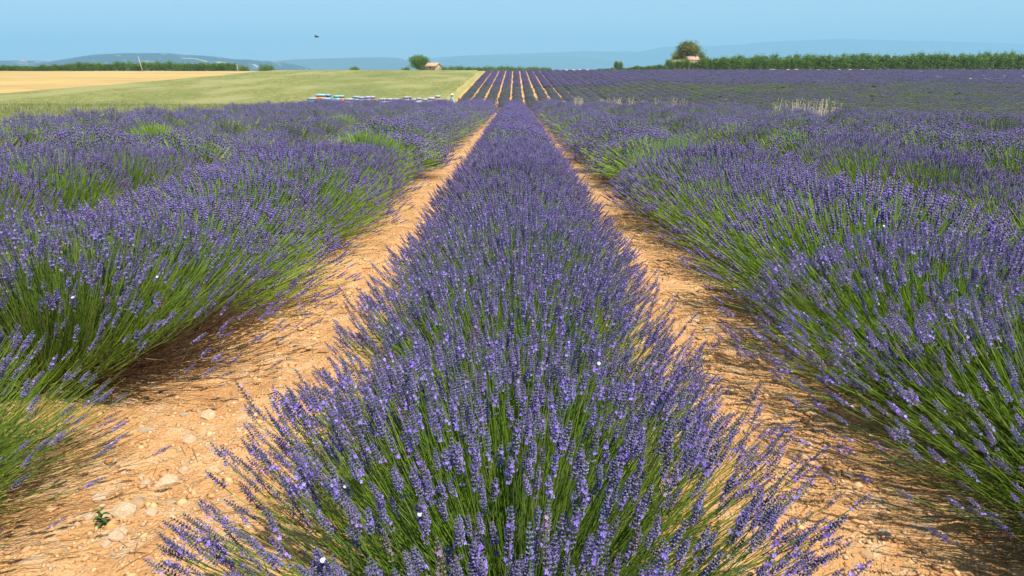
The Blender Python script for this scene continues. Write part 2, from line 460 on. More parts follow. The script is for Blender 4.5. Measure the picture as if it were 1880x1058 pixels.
def build_bush(seed, lod, bloom=1.0, dry=0.0, L=1.0):
    n = {0: 1750, 1: 2000, 2: 1500}[lod]
    side = bloom < 0.95
    if lod == 0: n = 1650 if side else 1420
    th, tip, d, base, r = bush_layout(seed, n, L, side=side)
    nf = int(n * bloom)
    out = {}
    # stems: flowering stems reach the spikes, others stop lower in the bush
    ns = int(n * {0: 1.25 if side else 1.6, 1: 1.1, 2: 0.6}[lod] + (1 - bloom) * n * 0.9)
    th2, tip2, d2, base2, r2 = bush_layout(seed + 500, ns, L, side=side and False)
    f = r2.uniform(0.55, 0.96, ns)[:, None] if bloom > 0.5 else r2.uniform(0.75, 1.12, ns)[:, None]
    tip2 = base2 + (tip2 - base2) * f
    B = np.r_[base, base2]; Tp = np.r_[tip, tip2]; D = np.r_[d, d2]; TH = np.r_[th, th2]
    Mi = Tp - D * np.linalg.norm(Tp - B, axis=1)[:, None] * 0.45
    sc = Acc(); cc = stem_cols(TH, len(TH), r, dry, lod == 2)
    w = {0: 0.0011, 1: 0.0018, 2: 0.0042}[lod]
    w0 = np.full(len(TH), w * 1.2); w1 = np.full(len(TH), w * 0.8)
    w1[n:] *= 0.5
    K, sd_ = {0: (3, 3), 1: (2, 2), 2: (1, 2)}[lod]
    sc.add(*tubes(B, Mi, Tp, w0, w1, cc, K, sd_, r))
    # narrow leaves inside the bush
    nl = {0: 2600, 1: 1500, 2: 500}[lod]
    a3, t3, d3, b3, r3 = bush_layout(seed + 900, nl, L, 0.62, 0.47)
    s3 = r3.uniform(0.2, 1.0, nl)[:, None]
    p3 = b3 + (t3 - b3) * s3
    dd = d3 + r3.normal(0, 0.4, (nl, 3)); dd /= np.linalg.norm(dd, axis=1, keepdims=True)
    ln = r3.uniform(0.03, 0.07, nl)[:, None] * {0: 1, 1: 1.2, 2: 1.8}[lod]
    lw = np.full(nl, {0: 0.0022, 1: 0.0035, 2: 0.009}[lod])
    lc = np.array([(0.10, 0.155, 0.045), (0.14, 0.19, 0.075), (0.08, 0.13, 0.04)])[r3.integers(0, 3, nl)] * r3.uniform(0.8, 1.2, (nl, 1))
    k = (r3.random(nl) < dry); lc[k] = (0.22, 0.15, 0.09)
    lv = Acc(); lv.add(*tubes(p3, p3 + dd * ln * 0.5, p3 + dd * ln, lw, lw * 0.2, lc, 1 if lod else 2, 2, r3))
    P, DD = tip[:nf], d[:nf]
    size = r.uniform(0.35, 0.95, nf) if side else r.uniform(0.5, 1.08, nf); lens = 0.068 * (0.55 + 0.5 * size) * r.uniform(0.85, 1.2, nf)
    tint = np.clip(r.normal(1, 0.13, (nf, 1)), 0.6, 1.4) * (1 + r.normal(0, 0.05, (nf, 3)))
    old = r.random(nf) < 0.05; tint[old] *= np.array([1.15, 1.1, 0.55])
    pick = r.integers(0, 6, nf)
    fl = Acc()
    cnt = 300 if lod == 0 else 0
    if lod == 0:
        # the spikes that stand highest and outermost become individual parts
        order = np.argsort(-(tip[:nf, 2] + r.random(nf) * 0.5))
        ind, rest = order[:cnt], order[cnt:]
        out['ind'] = (P[ind], DD[ind], lens[ind] / 0.065, pick[ind])
    else: rest = np.arange(nf)
    for q in range(6 if lod == 0 else 4):
        if lod == 0: tv, tt, tc = SPK0[q]; kk = rest[pick[rest] == q]
        elif lod == 1: tv, tt, tc = spike_levels(5, 3, q + 40, 0.0076); kk = rest[pick[rest] % 4 == q]
        else: tv, tt, tc = spike_levels(2, 3, q + 60, 0.0125); kk = rest[pick[rest] % 4 == q]
        if len(kk) == 0: continue
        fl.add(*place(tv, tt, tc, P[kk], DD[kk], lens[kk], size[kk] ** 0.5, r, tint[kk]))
    out['stems'] = sc; out['leaves'] = lv; out['flowers'] = fl if nf else None
    return out

NB = {}
def kinds():
    for lod, seeds in ((0, (1, 2)), (1, (11, 12)), (2, (21, 22, 23))):
        for s in seeds:
            b = build_bush(s, lod, 1.0, 0.08)
            NB.setdefault((lod, 'bloom'), []).append(b)
    NB[(0, 'side')] = [build_bush(3, 0, 0.68, 0.1)]
    NB[(0, 'dry')] = [build_bush(4, 0, 0.55, 0.9)]
    NB[(1, 'side')] = [build_bush(14, 1, 0.68, 0.1), build_bush(15, 1, 0.78, 0.15)]
    NB[(2, 'side')] = [build_bush(24, 2, 0.74, 0.05), build_bush(25, 2, 0.88, 0.05)]
    NB[(0, 'green')] = [build_bush(33, 0, 0.36, 0.3)]
    NB[(1, 'green')] = [build_bush(31, 1, 0.08)]
    NB[(2, 'green')] = [build_bush(32, 2, 0.06)]
    for key, L_ in NB.items():
        for b in L_:
            if key[0] == 2:
                a = Acc()
                for p in ('stems', 'leaves', 'flowers'):
                    q = b[p]
                    if q: a.add(np.concatenate(q.V), np.concatenate(q.T), np.concatenate(q.C))
                b['all'] = a.mesh('lavender_bush', M_SPIKE)
            else:
                b['m_stems'] = b['stems'].mesh('stems', M_STEM)
                b['m_leaves'] = b['leaves'].mesh('leaves', M_STEM)
                b['m_flowers'] = b['flowers'].mesh('flower_spikes', M_SPIKE)
kinds()

ORD = ['first', 'second', 'third', 'fourth', 'fifth', 'sixth', 'seventh', 'eighth', 'ninth', 'tenth', 'eleventh', 'twelfth', 'thirteenth', 'fourteenth',
       'fifteenth', 'sixteenth', 'seventeenth', 'eighteenth', 'nineteenth', 'twentieth'] + [f'twenty-{x}' for x in
       ('first', 'second', 'third', 'fourth', 'fifth', 'sixth', 'seventh', 'eighth', 'ninth')] + ['thirtieth'] + [f'thirty-{x}' for x in
       ('first', 'second', 'third', 'fourth', 'fifth', 'sixth', 'seventh', 'eighth', 'ninth')] + ['fortieth'] + [f'forty-{x}' for x in
       ('first', 'second', 'third', 'fourth', 'fifth', 'sixth', 'seventh', 'eighth', 'ninth')] + ['fiftieth'] + [f'fifty-{x}' for x in ('first', 'second', 'third', 'fourth', 'fifth')]

def rowname(i):
    if i == 0: return 'the middle row'
    side = 'left' if i < 0 else 'right'
    return f'{ORD[abs(i) - 1]} row {side} of middle'

rnd = random.Random(4)
bushes = []                                   # (row, D, x, sx, sz, rz)
row_x = lambda i: {0: 0.0, -1: -2.05, 1: 1.94}.get(i, 2.0 * i - (0.12 if i < 0 else -0.0))
for i in range(-5, 6):
    x0 = row_x(i)
    y = {0: 0.42, -1: 1.50, 1: 0.9}.get(i, max(0.9, abs(x0) * 1.16 - 1.0) + rnd.uniform(0, 0.3))
    k = 0
    while True:
        yend = float(crest(x0)) + (1.5 if i <= 0 else 1.0)
        if y > yend: break
        sx = (0.95 + 0.07 * max(0, 1 - y / 2.5) if i == 0 else (1.26 if i == 1 else 1.32 if i == -1 else 0.98)) * (rnd.uniform(0.97, 1.04) if i == 0 else rnd.uniform(0.9, 1.1))
        sz = (1.0 if i == 0 else 1.06) * (rnd.uniform(0.92, 1.06) if i == 0 else rnd.choice([rnd.uniform(0.78, 0.92), rnd.uniform(0.95, 1.12), rnd.uniform(0.95, 1.12)]))
        jx = 0.0 if i == 0 else rnd.uniform(-0.06, 0.06)
        if i == -1 and k == 0: y, sx, sz, jx = 1.66, 1.18, 0.98, -0.02
        if i == -1 and k == 1: y, sx, sz, jx = 2.95, 1.38, 1.12, 0.0
        bushes.append([i, y, x0 + jx, sx, sz, rnd.choice([0, math.pi]) + rnd.uniform(-0.12, 0.12), k])
        k += 1
        y += 0.93 * rnd.uniform(0.96, 1.06)
# bushes that carry hardly any bloom: found from where they stand out green in the photograph
def green_near(px, py):
    d = ray(px, py); s = (EYE - 0.62) / -(d.z + 0.028 * d.y)
    return d.x * s, d.y * s
greens = [green_near(*p) for p in ((660, 222), (832, 262), (1378, 278), (1508, 254), (325, 243))]
for b in bushes: b.append(False)
for gx, gy in greens:
    q = min([b for b in bushes if b[0] != 0], key=lambda b: (b[2] - gx) ** 2 * 1.2 + (b[1] - gy) ** 2 * 0.3)
    q[7] = True
bushes.sort(key=lambda b: math.hypot(b[1], b[2]))
GRP = 'lavender bushes planted in rows'
individual = bushes[:296]; rest = bushes[296:]
SPW = []                                       # where the single spikes stand, for the snails that sit on them
spike_budget = 8
for j, (i, y, x, sx, sz, rz, k, gr) in enumerate(individual):
    dist = math.hypot(x, y)
    lod = 0 if dist < 3.6 else (1 if dist < 9.5 else 2)
    if gr: lod = max(lod, 1); sx *= 0.82; sz = 1.12
    b = rnd.choice(NB[(lod, 'green' if gr else ('bloom' if i == 0 or rnd.random() < 0.08 else 'side'))])
    if i == -1 and k == 1: b = NB[(0, 'dry')][0]
    if i == -1 and k == 0: b = NB[(0, 'green')][0]
    loc = (x, y, Hs(x, y))
    size = 'large' if sx * sz > 1.22 else ('low' if sz < 0.97 else 'rounded')
    where = f'{ORD[k]} from front in {rowname(i)}'
    if gr: lab = f'bright green barely blooming lavender bush, {where}'
    elif i == -1 and k == 0: lab = 'green lavender bush with few spikes, cut off by the lower left corner'
    elif i == -1 and k == 1: lab = 'big lavender bush with brown dry stems below, behind the gap in the left row'
    elif i == 0 and k == 0: lab = 'nearest lavender bush at the bottom of the middle row, long purple spikes'
    else: lab = f'{size} purple lavender bush, {where}'
    if lod == 2:
        o = obj('lavender_bush', b['all'])
        tag(o, lab, 'lavender bush', GRP)
    else:
        o = obj('lavender_bush', None); o.empty_display_size = 0.2
        tag(o, lab, 'lavender bush', GRP)
        for nm in ('stems', 'leaves'):
            obj(nm, b['m_' + nm], o, kind='stuff')
        obj('flower_spikes', b['m_flowers'], o, kind='stuff')
        if lod == 0:
            spike_budget -= 1
            P, DD, ls, pk = b['ind']
            for p, d, l, q in zip(P, DD, ls, pk):
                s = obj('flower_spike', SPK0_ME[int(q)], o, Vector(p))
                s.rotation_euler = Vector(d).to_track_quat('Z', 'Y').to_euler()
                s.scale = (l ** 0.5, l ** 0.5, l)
    o.location = loc; o.rotation_euler = (-0.028, 0, rz) if abs(rz) < 1 else (0.028, 0, rz); o.scale = (sx, 1.04, sz)
    if lod == 0:
        M_ = Matrix.LocRotScale(Vector(loc), o.rotation_euler, Vector(o.scale))
        for p, d, l in zip(P, DD, ls): SPW.append(M_ @ (Vector(p) + Vector(d) * 0.035 * float(l)))

# ------------------------------------------------------------------ geometry-node scatter for masses nobody could count
def scatter(name, pts, rotz, scl, idx, meshes, label, cat):
    srcs = bpy.data.collections.new(name + '_sources')
    for k, me in enumerate(meshes):
        so = bpy.data.objects.new(f'{name}_source_{"abcdefgh"[k]}', me); srcs.objects.link(so)
    me = bpy.data.meshes.new(name)
    me.vertices.add(len(pts)); me.vertices.foreach_set('co', np.asarray(pts, np.float32).ravel())
    for nm, ty, ar in (('rotz', 'FLOAT', rotz), ('idx', 'INT', idx)):
        a = me.attributes.new(nm, ty, 'POINT'); a.data.foreach_set('value', np.asarray(ar, np.float32 if ty == 'FLOAT' else np.int32))
    a = me.attributes.new('scl', 'FLOAT_VECTOR', 'POINT'); a.data.foreach_set('vector', np.asarray(scl, np.float32).ravel())
    o = obj(name, me, kind='stuff'); tag(o, label, cat)
    g = bpy.data.node_groups.new(name + '_scatter', 'GeometryNodeTree')
    g.interface.new_socket('Geometry', in_out='INPUT', socket_type='NodeSocketGeometry')
    g.interface.new_socket('Geometry', in_out='OUTPUT', socket_type='NodeSocketGeometry')
    N = g.nodes; Lk = g.links
    gi = N.new('NodeGroupInput'); go = N.new('NodeGroupOutput')
    ci = N.new('GeometryNodeCollectionInfo'); ci.inputs['Collection'].default_value = srcs
    ci.inputs['Separate Children'].default_value = True; ci.inputs['Reset Children'].default_value = True
    ip = N.new('GeometryNodeInstanceOnPoints'); ip.inputs['Pick Instance'].default_value = True
    def na(nm, ty):
        q = N.new('GeometryNodeInputNamedAttribute'); q.data_type = ty; q.inputs['Name'].default_value = nm
        return q.outputs['Attribute']
    cx = N.new('ShaderNodeCombineXYZ'); Lk.new(na('rotz', 'FLOAT'), cx.inputs[2])
    er = N.new('FunctionNodeEulerToRotation'); Lk.new(cx.outputs[0], er.inputs[0])
    Lk.new(gi.outputs[0], ip.inputs['Points']); Lk.new(ci.outputs[0], ip.inputs['Instance'])
    Lk.new(na('idx', 'INT'), ip.inputs['Instance Index'])
    Lk.new(er.outputs[0], ip.inputs['Rotation']); Lk.new(na('scl', 'FLOAT_VECTOR'), ip.inputs['Scale'])
    Lk.new(ip.outputs[0], go.inputs[0])
    md = o.modifiers.new('scatter', 'NODES'); md.node_group = g
    return o

if rest:
    P = [(b[2], b[1], Hs(b[2], b[1])) for b in rest]
    scatter('far_bushes_of_near_field', P, [b[5] for b in rest], [(b[3], 1.04, b[4]) for b in rest], [1 if b[7] else rnd.choice([0, 2, 3]) for b in rest],
            [NB[(2, 'bloom')][0]['all'], NB[(2, 'green')][0]['all'], NB[(2, 'bloom')][1]['all'], NB[(2, 'bloom')][2]['all']],
            'purple lavender bushes at the far end of the near rows', 'lavender')

def far_clump(seed, purple, n=150, L=1.7):
    r = np.random.default_rng(seed); ac = Acc()
    # body
    nu, nv = 9, 8
    U = np.linspace(-1.5, 1.5, nu); Vv = np.linspace(-0.5, 0.5, nv) * L
    A, B = np.meshgrid(U, Vv)
    rr = 0.86 + 0.08 * r.normal(0, 1, A.shape)
    X = 0.74 * np.sin(A) * rr; Z = 0.55 * np.cos(A) * rr
    V = np.stack([X, B, Z], -1).reshape(-1, 3)
    i = (np.arange(nu - 1)[None] + np.arange(nv - 1)[:, None] * nu).ravel()
    T = np.r_[np.stack([i, i + 1, i + nu + 1], -1), np.stack([i, i + nu + 1, i + nu], -1)]
    g = np.array([0.10, 0.14, 0.045]); v = np.array([0.105, 0.088, 0.165])
    C = (g * (1 - purple * 0.6) + v * purple * 0.6)[None] * r.uniform(0.8, 1.2, (len(V), 1))
    ac.add(V, T, C)
    th = r.uniform(-1.45, 1.45, n); y = r.uniform(-0.5, 0.5, n) * L
    q = r.uniform(0.8, 1.0, n)
    P = np.stack([0.74 * np.sin(th) * q, y, 0.55 * np.cos(th) * q], -1)
    d = np.stack([np.sin(th), r.normal(0, 0.3, n), np.cos(th) + 0.2], -1)
    tv, tt, tc = spike_levels(1, 3, seed, 0.035)
    isp = r.random(n) < purple
    tint = np.ones((n, 3)) * r.uniform(0.75, 1.25, (n, 1))
    tc = np.ones_like(tc)
    tint = np.where(isp[:, None], np.array([0.135, 0.108, 0.225]), np.array([0.125, 0.155, 0.07])) * tint
    ac.add(*place(tv, tt, tc, P, d, r.uniform(0.12, 0.2, n), np.ones(n), r, tint))
    return ac.mesh('lavender_clump', M_SPIKE)

# far lavender field across the little valley
fr_ = np.random.default_rng(77)
PT = []; RZ = []; SC = []; IX = []
X = -7.82
row = 0
gpatch = [(on_ground(px, py), rx, ry) for px, py, rx, ry in ((1400, 168, 14, 8), (1480, 160, 18, 6), (1330, 172, 10, 5), (1560, 196, 16, 3), (1260, 162, 9, 6), (1120, 170, 8, 6), (1720, 180, 10, 5), (1800, 205, 10, 4))]
gpatch = [(g, a, b) for g, a, b in gpatch if g]
while X < 190:
    y0 = max(60, 99 - 0.6 * max(X, 0)) + fr_.uniform(-1, 1)
    y = max(y0, (X - 12) * 1.22)
    while y < 219:
        lx = X + fr_.normal(0, 0.04)
        t = np.clip((X - 6) / 7, 0, 1)
        sx = 1.03 + 0.32 * t
        pur = 0.62 + 0.38 * float(ss(118, 160, y)) + 0.1 * math.sin(X * 0.11 + y * 0.05)
        g = 0.0
        for c, a, b in gpatch:
            g = max(g, math.exp(-((X - c.x) / a) ** 2 - ((y - c.y) / b) ** 2))
        g += 0.12 * max(0, math.sin(X * 0.23 + 1.3) * math.sin(y * 0.16 + X * 0.07)) * (1 - 0.8 * float(ss(150, 200, y)))
        u = fr_.random()
        if u < g * 0.8: ix = 4 if fr_.random() < 0.7 else 3
        elif pur > 0.9: ix = int(fr_.integers(0, 2))
        else: ix = 2 if fr_.random() < 0.75 else 3
        s = fr_.uniform(0.85, 1.12)
        if not (fr_.random() < 0.015):
            PT.append((lx, y, Hs(lx, y) - 0.02)); RZ.append(fr_.choice([0, math.pi])); SC.append((sx * s, 1.0, s * (0.8 if ix > 1 else 1.0))); IX.append(ix)
        y += 1.55
    X += 2.05
scatter('far_lavender_rows', PT, RZ, SC, IX, [far_clump(1, 0.97), far_clump(2, 0.86), far_clump(3, 0.6), far_clump(4, 0.32), far_clump(5, 0.05)],
        'rows of purple lavender climbing the slope beyond the dip', 'lavender')

# weedy grass filling the dip between both lavender fields
gm = 26000
gx = rng.uniform(-13, 60, gm); gy = rng.uniform(0, 1, gm)
c0 = crest(gx); gy = c0 + 2.5 + gy * np.maximum(112 - c0, 20)
k = (gy > 12) & (np.abs(gx) < 0.85 * gy) & ~((gx < -9) & (gy > 52))
gx, gy = gx[k], gy[k]
ac = Acc()
ac.add(*blades('w', gx, gy, H(gx, gy), np.full(len(gx), 0.3), 0.02 + gy * 0.0004, np.array([(0.12, 0.17, 0.05), (0.19, 0.22, 0.08), (0.32, 0.29, 0.14), (0.15, 0.16, 0.10)]), 0.5, M_GRASS))
o = obj('weedy_grass', ac.mesh('weedy_grass', M_GRASS), kind='stuff'); tag(o, 'weedy grass in the dip behind the near lavender rows', 'grass')

# ------------------------------------------------------------------ stones and crumbs on the soil
def stone_mesh(seed, mat, flat=0.6):
    r = np.random.default_rng(seed)
    import bmesh
    bm = bmesh.new(); bmesh.ops.create_icosphere(bm, subdivisions=2, radius=0.5)
    for v in bm.verts:
        n = v.co.normalized()
        k = 1 + 0.16 * math.sin(n.x * 3 + seed) + 0.12 * math.sin(n.y * 5 + seed * 2.1) + 0.10 * math.sin(n.z * 4 + n.x * 3 + seed) + r.normal(0, 0.035)
        v.co = Vector((n.x * 0.5 * k, n.y * 0.36 * k, n.z * 0.5 * flat * k))
    # chip a few facets flat
    for q in range(5):
        d = Vector(r.normal(0, 1, 3)).normalized(); lim = r.uniform(0.26, 0.36)
        for v in bm.verts:
            e = v.co.dot(d) - lim
            if e > 0: v.co -= d * e * 0.9
    me = bpy.data.meshes.new('stone'); bm.to_mesh(me); bm.free()
    me.polygons.foreach_set('use_smooth', [False] * len(me.polygons))
    me.materials.append(mat)
    return me
ST = [stone_mesh(s, m_) for s, m_ in ((1, M_STONE), (2, M_STONE), (3, M_STONEO), (4, M_STONEG), (5, M_STONEO), (6, M_STONE))]

def put_stone(px, py, wpx, mi, rz=None, sq=1.0, label=None):
    g = on_ground(px, py)
    z = (g - Vector((0, 0, EYE))).length
    w = wpx / FPX * z * 0.97
    o = obj('stone', ST[mi], ground, (g.x, g.y, float(soil_z(np.array([g.x]), np.array([g.y]))[0]) + w * 0.03))
    o.scale = (w, w, w * sq)
    o.rotation_euler = (rnd.uniform(-0.2, 0.2), rnd.uniform(-0.2, 0.2), rnd.uniform(0, 6.28) if rz is None else rz)
    if label: o['label'] = label
    return o
# the ones the photograph lets you pick out
for px, py, w, mi, rz in ((232, 946, 46, 1, 0.2), (254, 928, 34, 2, 0.1), (216, 992, 34, 0, -0.2), (180, 914, 28, 0, 0.1), (307, 886, 38, 5, 0.9), (268, 892, 24, 1, 0),
                          (256, 915, 18, 3, 0.2), (270, 792, 26, 3, 0.1), (429, 745, 13, 0, 0.8), (350, 808, 28, 1, 0.4), (337, 860, 22, 1, 0), (298, 862, 14, 4, 0),
                          (315, 918, 18, 3, 0), (280, 943, 24, 1, 0.6), (165, 955, 20, 1, 0), (340, 762, 16, 3, 0), (380, 762, 34, 5, -0.2), (155, 795, 22, 2, 0.2),
                          (338, 842, 10, 3, 0), (328, 824, 9, 3, 0), (258, 866, 16, 1, 0), (196, 1005, 20, 1, 0), (446, 758, 14, 3, 0.3), (1302, 605, 22, 3, 0), (1560, 875, 24, 3, 0.2),
                          (1515, 820, 20, 4, 0), (1590, 1028, 26, 2, 0.4), (1372, 745, 18, 2, 0), (1283, 652, 14, 4, 0), (1497, 850, 22, 2, 0.5), (1530, 873, 16, 3, 0), (1430, 768, 18, 3, 0),
                          (1620, 985, 24, 5, 0), (1602, 1000, 18, 2, 0), (1570, 905, 16, 4, 1.0), (1488, 792, 18, 2, 0.1)):
    o = put_stone(px, py, w, mi, rz, 0.95)
pts = []
for k in range(170):
    side = rnd.random() < 0.55
    py = 300 + 758 * rnd.random() ** 0.55
    if side: xc = 945 - 795 * (py - 165) / 893; hw = 125 * (py - 165) / 893
    else: xc = 945 + 690 * (py - 150) / 908; hw = 85 * (py - 150) / 908
    px = xc + rnd.uniform(-1, 1) * hw * 1.2
    put_stone(px, py, rnd.uniform(4, 14) * (0.4 + 0.6 * (py - 165) / 893), rnd.choice([0, 1, 2, 2, 3, 4, 4, 4, 5]), sq=rnd.uniform(0.6, 1.0))
# gravel: thousands of crumbs, one object
r = np.random.default_rng(5)
def crumbs(n, smin_, smax_, cols, y0, y1):
    ico = np.array([(0, 0, 1), (1, 0, 0.1), (0.2, 1, 0), (-0.9, 0.5, 0.1), (-0.6, -0.8, 0), (0.5, -0.9, 0.1), (0, 0, -1)], float)
    T = np.array([(0, 1, 2), (0, 2, 3), (0, 3, 4), (0, 4, 5), (0, 5, 1), (6, 2, 1), (6, 3, 2), (6, 4, 3), (6, 5, 4), (6, 1, 5)])
    y = y0 + (y1 - y0) * r.uniform(0, 1, n) ** 1.7
    x = np.where(r.random(n) < 0.5, -1.15, 1.02) + r.normal(0, 0.30, n)
    s = smin_ + (smax_ - smin_) * r.uniform(0, 1, n) ** 3
    z = soil_z(x, y) + s * 0.02
    m = n
    V = ico[None] * r.uniform(0.5, 1.25, (m, 7, 1))
    a = r.uniform(0, 6.28, m); ca, sa = np.cos(a), np.sin(a)
    V = V * np.array([1, 0.8, 0.6])
    V = np.stack([V[..., 0] * ca[:, None] - V[..., 1] * sa[:, None], V[..., 0] * sa[:, None] + V[..., 1] * ca[:, None], V[..., 2]], -1) * s[:, None, None]
    V += np.stack([x, y, z], -1)[:, None]
    C = cols[r.integers(0, len(cols), m)] * r.uniform(0.85, 1.15, (m, 1))
    return V.reshape(-1, 3), (T[None] + (np.arange(m) * 7)[:, None, None]).reshape(-1, 3), np.repeat(C, 7, 0)
SOILC = np.array([(0.64, 0.36, 0.16), (0.56, 0.30, 0.12), (0.70, 0.42, 0.20), (0.64, 0.40, 0.20), (0.60, 0.34, 0.15), (0.66, 0.48, 0.30), (0.44, 0.36, 0.26)])
ac = Acc(); ac.add(*crumbs(24000, 0.0025, 0.013, SOILC, 0.5, 9)); ac.add(*crumbs(3600, 0.008, 0.030, SOILC[:4], 0.5, 10))
M_CRUMB = noise_mat('crumb_dummy', [(0.5, 0.3, 0.15), (0.6, 0.4, 0.2)], 4)
bpy.data.materials.remove(M_CRUMB)
M_CR = plant_mat('soil_crumbs', 0, 0.95, 0.1, 0.0)
o = obj('gravel', ac.mesh('gravel', M_CR), kind='stuff'); tag(o, 'small orange clods and pebbles in the paths between the rows', 'gravel')
# dry straw lying on the soil
n = 900
sy = 0.6 + 8 * r.uniform(0, 1, n) ** 1.6
sx_ = np.where(r.random(n) < 0.5, -1.2, 1.15) + r.normal(0, 0.22, n) * 1.0
a = r.normal(0, 0.6, n); ln = r.uniform(0.03, 0.13, n)
P0 = np.stack([sx_, sy, soil_z(sx_, sy) + 0.006], -1)
x2 = sx_ + np.cos(a) * ln; y2 = sy + np.sin(a) * ln
P2 = np.stack([x2, y2, soil_z(x2, y2) + 0.008], -1)
P1 = (P0 + P2) / 2 + np.array([0, 0, 0.008])
ac = Acc(); ac.add(*tubes(P0, P1, P2, np.full(n, 0.0009), np.full(n, 0.0007), np.array([(0.30, 0.21, 0.11), (0.42, 0.31, 0.16), (0.2, 0.14, 0.08)])[r.integers(0, 3, n)], 2, 3, r))
o = obj('straw', ac.mesh('straw', M_GRASS), kind='stuff'); tag(o, 'dry lavender straw lying on the soil beside the rows', 'straw')

# ------------------------------------------------------------------ generic solids
def box(ac, x0, x1, y0, y1, z0, z1, c):
    V = [(x, y, z) for z in (z0, z1) for y in (y0, y1) for x in (x0, x1)]
    Q = [(0, 2, 3, 1), (4, 5, 7, 6), (0, 1, 5, 4), (2, 6, 7, 3), (0, 4, 6, 2), (1, 3, 7, 5)]
    T = []
    for a, b, c_, d in Q: T += [(a, b, c_), (a, c_, d)]
    ac.add(V, T, c)

def tube_path(ac, pts, radii, c, sides=8, cap=True):
    pts = [Vector(p) for p in pts]
    V = []; T = []
    for i, p in enumerate(pts):
        d = (pts[min(i + 1, len(pts) - 1)] - pts[max(i - 1, 0)]).normalized()
        a = d.cross(Vector((0, 0, 1)) if abs((pts[-1] - pts[0]).normalized().z) < 0.8 else Vector((0, 1, 0)))
        if a.length < 1e-4: a = d.cross(Vector((1, 0, 0)))
        a.normalize()
        b = d.cross(a)
        for k in range(sides):
            g = 6.283185 * k / sides
            V.append(p + (a * math.cos(g) + b * math.sin(g)) * radii[i])
    for i in range(len(pts) - 1):
        for k in range(sides):
            A = i * sides + k; B = i * sides + (k + 1) % sides
            T += [(A, B, B + sides), (A, B + sides, A + sides)]
    if cap:
        V.append(pts[0]); V.append(pts[-1]); n = len(V)
        for k in range(sides):
            T.append((n - 2, (k + 1) % sides, k)); T.append((n - 1, (len(pts) - 1) * sides + k, (len(pts) - 1) * sides + (k + 1) % sides))
    ac.add(np.array([tuple(v) for v in V]), T, c)

def ellipsoid(ac, c, r_, col, nu=10, nv=7, rot=None):
    V = []; T = []
    for i in range(nv + 1):
        t = math.pi * i / nv
        for k in range(nu):
            g = 6.283185 * k / nu
            v = Vector((r_[0] * math.sin(t) * math.cos(g), r_[1] * math.sin(t) * math.sin(g), r_[2] * math.cos(t)))
            if rot: v = rot @ v
            V.append(tuple(Vector(c) + v))
    for i in range(nv):
        for k in range(nu):
            A = i * nu + k; B = i * nu + (k + 1) % nu
            T += [(A, A + nu, B + nu), (A, B + nu, B)]
    ac.add(V, T, col)

# ------------------------------------------------------------------ trees
def crown_mesh(seed, blobs, nleaf, leaf, cols, clumps=None, tone=(0.7, 1.3)):
    """blobs: (cx,cy,cz,rx,ry,rz); leaf quads gathered in clumps through the volume"""
    r = np.random.default_rng(seed)
    ac = Acc()
    vol = np.array([b[3] * b[4] * b[5] for b in blobs]); vol = vol / vol.sum()
    nc = clumps or nleaf // 14
    bi = r.choice(len(blobs), nc, p=vol)
    B = np.array(blobs)[bi]
    d = r.normal(0, 1, (nc, 3)); d /= np.linalg.norm(d, axis=1, keepdims=True)
    rad__ = r.uniform(0.45, 1.03, nc) ** 0.6
    cen = B[:, :3] + d * B[:, 3:] * rad__[:, None]
    ci = r.integers(0, nc, nleaf)
    ctone = r.uniform(*tone, nc)
    cc = np.array(cols)[r.integers(0, len(cols), nc)]
    size = leaf * 2.6
    P = cen[ci] + r.normal(0, 1, (nleaf, 3)) * size
    nrm = d[ci] + r.normal(0, 0.6, (nleaf, 3)); nrm /= np.linalg.norm(nrm, axis=1, keepdims=True)
    a, b, _ = frames(nrm, r)
    s = leaf * r.uniform(0.6, 1.4, nleaf)[:, None]
    V = np.stack([P - a * s, P - b * s * 0.55, P + a * s, P + b * s * 0.55], 1)
    T = np.array([(0, 1, 2), (0, 2, 3)])[None] + (np.arange(nleaf) * 4)[:, None, None]
    C = cc[ci] * ctone[ci][:, None] * r.uniform(0.85, 1.15, (nleaf, 1))
    ac.add(V.reshape(-1, 3), T.reshape(-1, 3), np.repeat(C, 4, 0))
    return ac

def trunk_acc(seed, h, r0, limbs, spread, top):
    r = np.random.default_rng(seed); ac = Acc()
    c = (0.13, 0.10, 0.075)
    tube_path(ac, [(0, 0, -0.2), (0.02, 0, h * 0.5), (0.0, 0.03, h)], [r0 * 1.3, r0, r0 * 0.8], c, 7)
    for k in range(limbs):
        g = 6.283 * k / limbs + r.uniform(-0.4, 0.4); s = spread * r.uniform(0.6, 1.0)
        tube_path(ac, [(0, 0, h * 0.85), (math.cos(g) * s * 0.45, math.sin(g) * s * 0.45, h + (top - h) * 0.35), (math.cos(g) * s, math.sin(g) * s, h + (top - h) * r.uniform(0.7, 0.95))],
                  [r0 * 0.6, r0 * 0.4, r0 * 0.12], c, 5)
    return ac

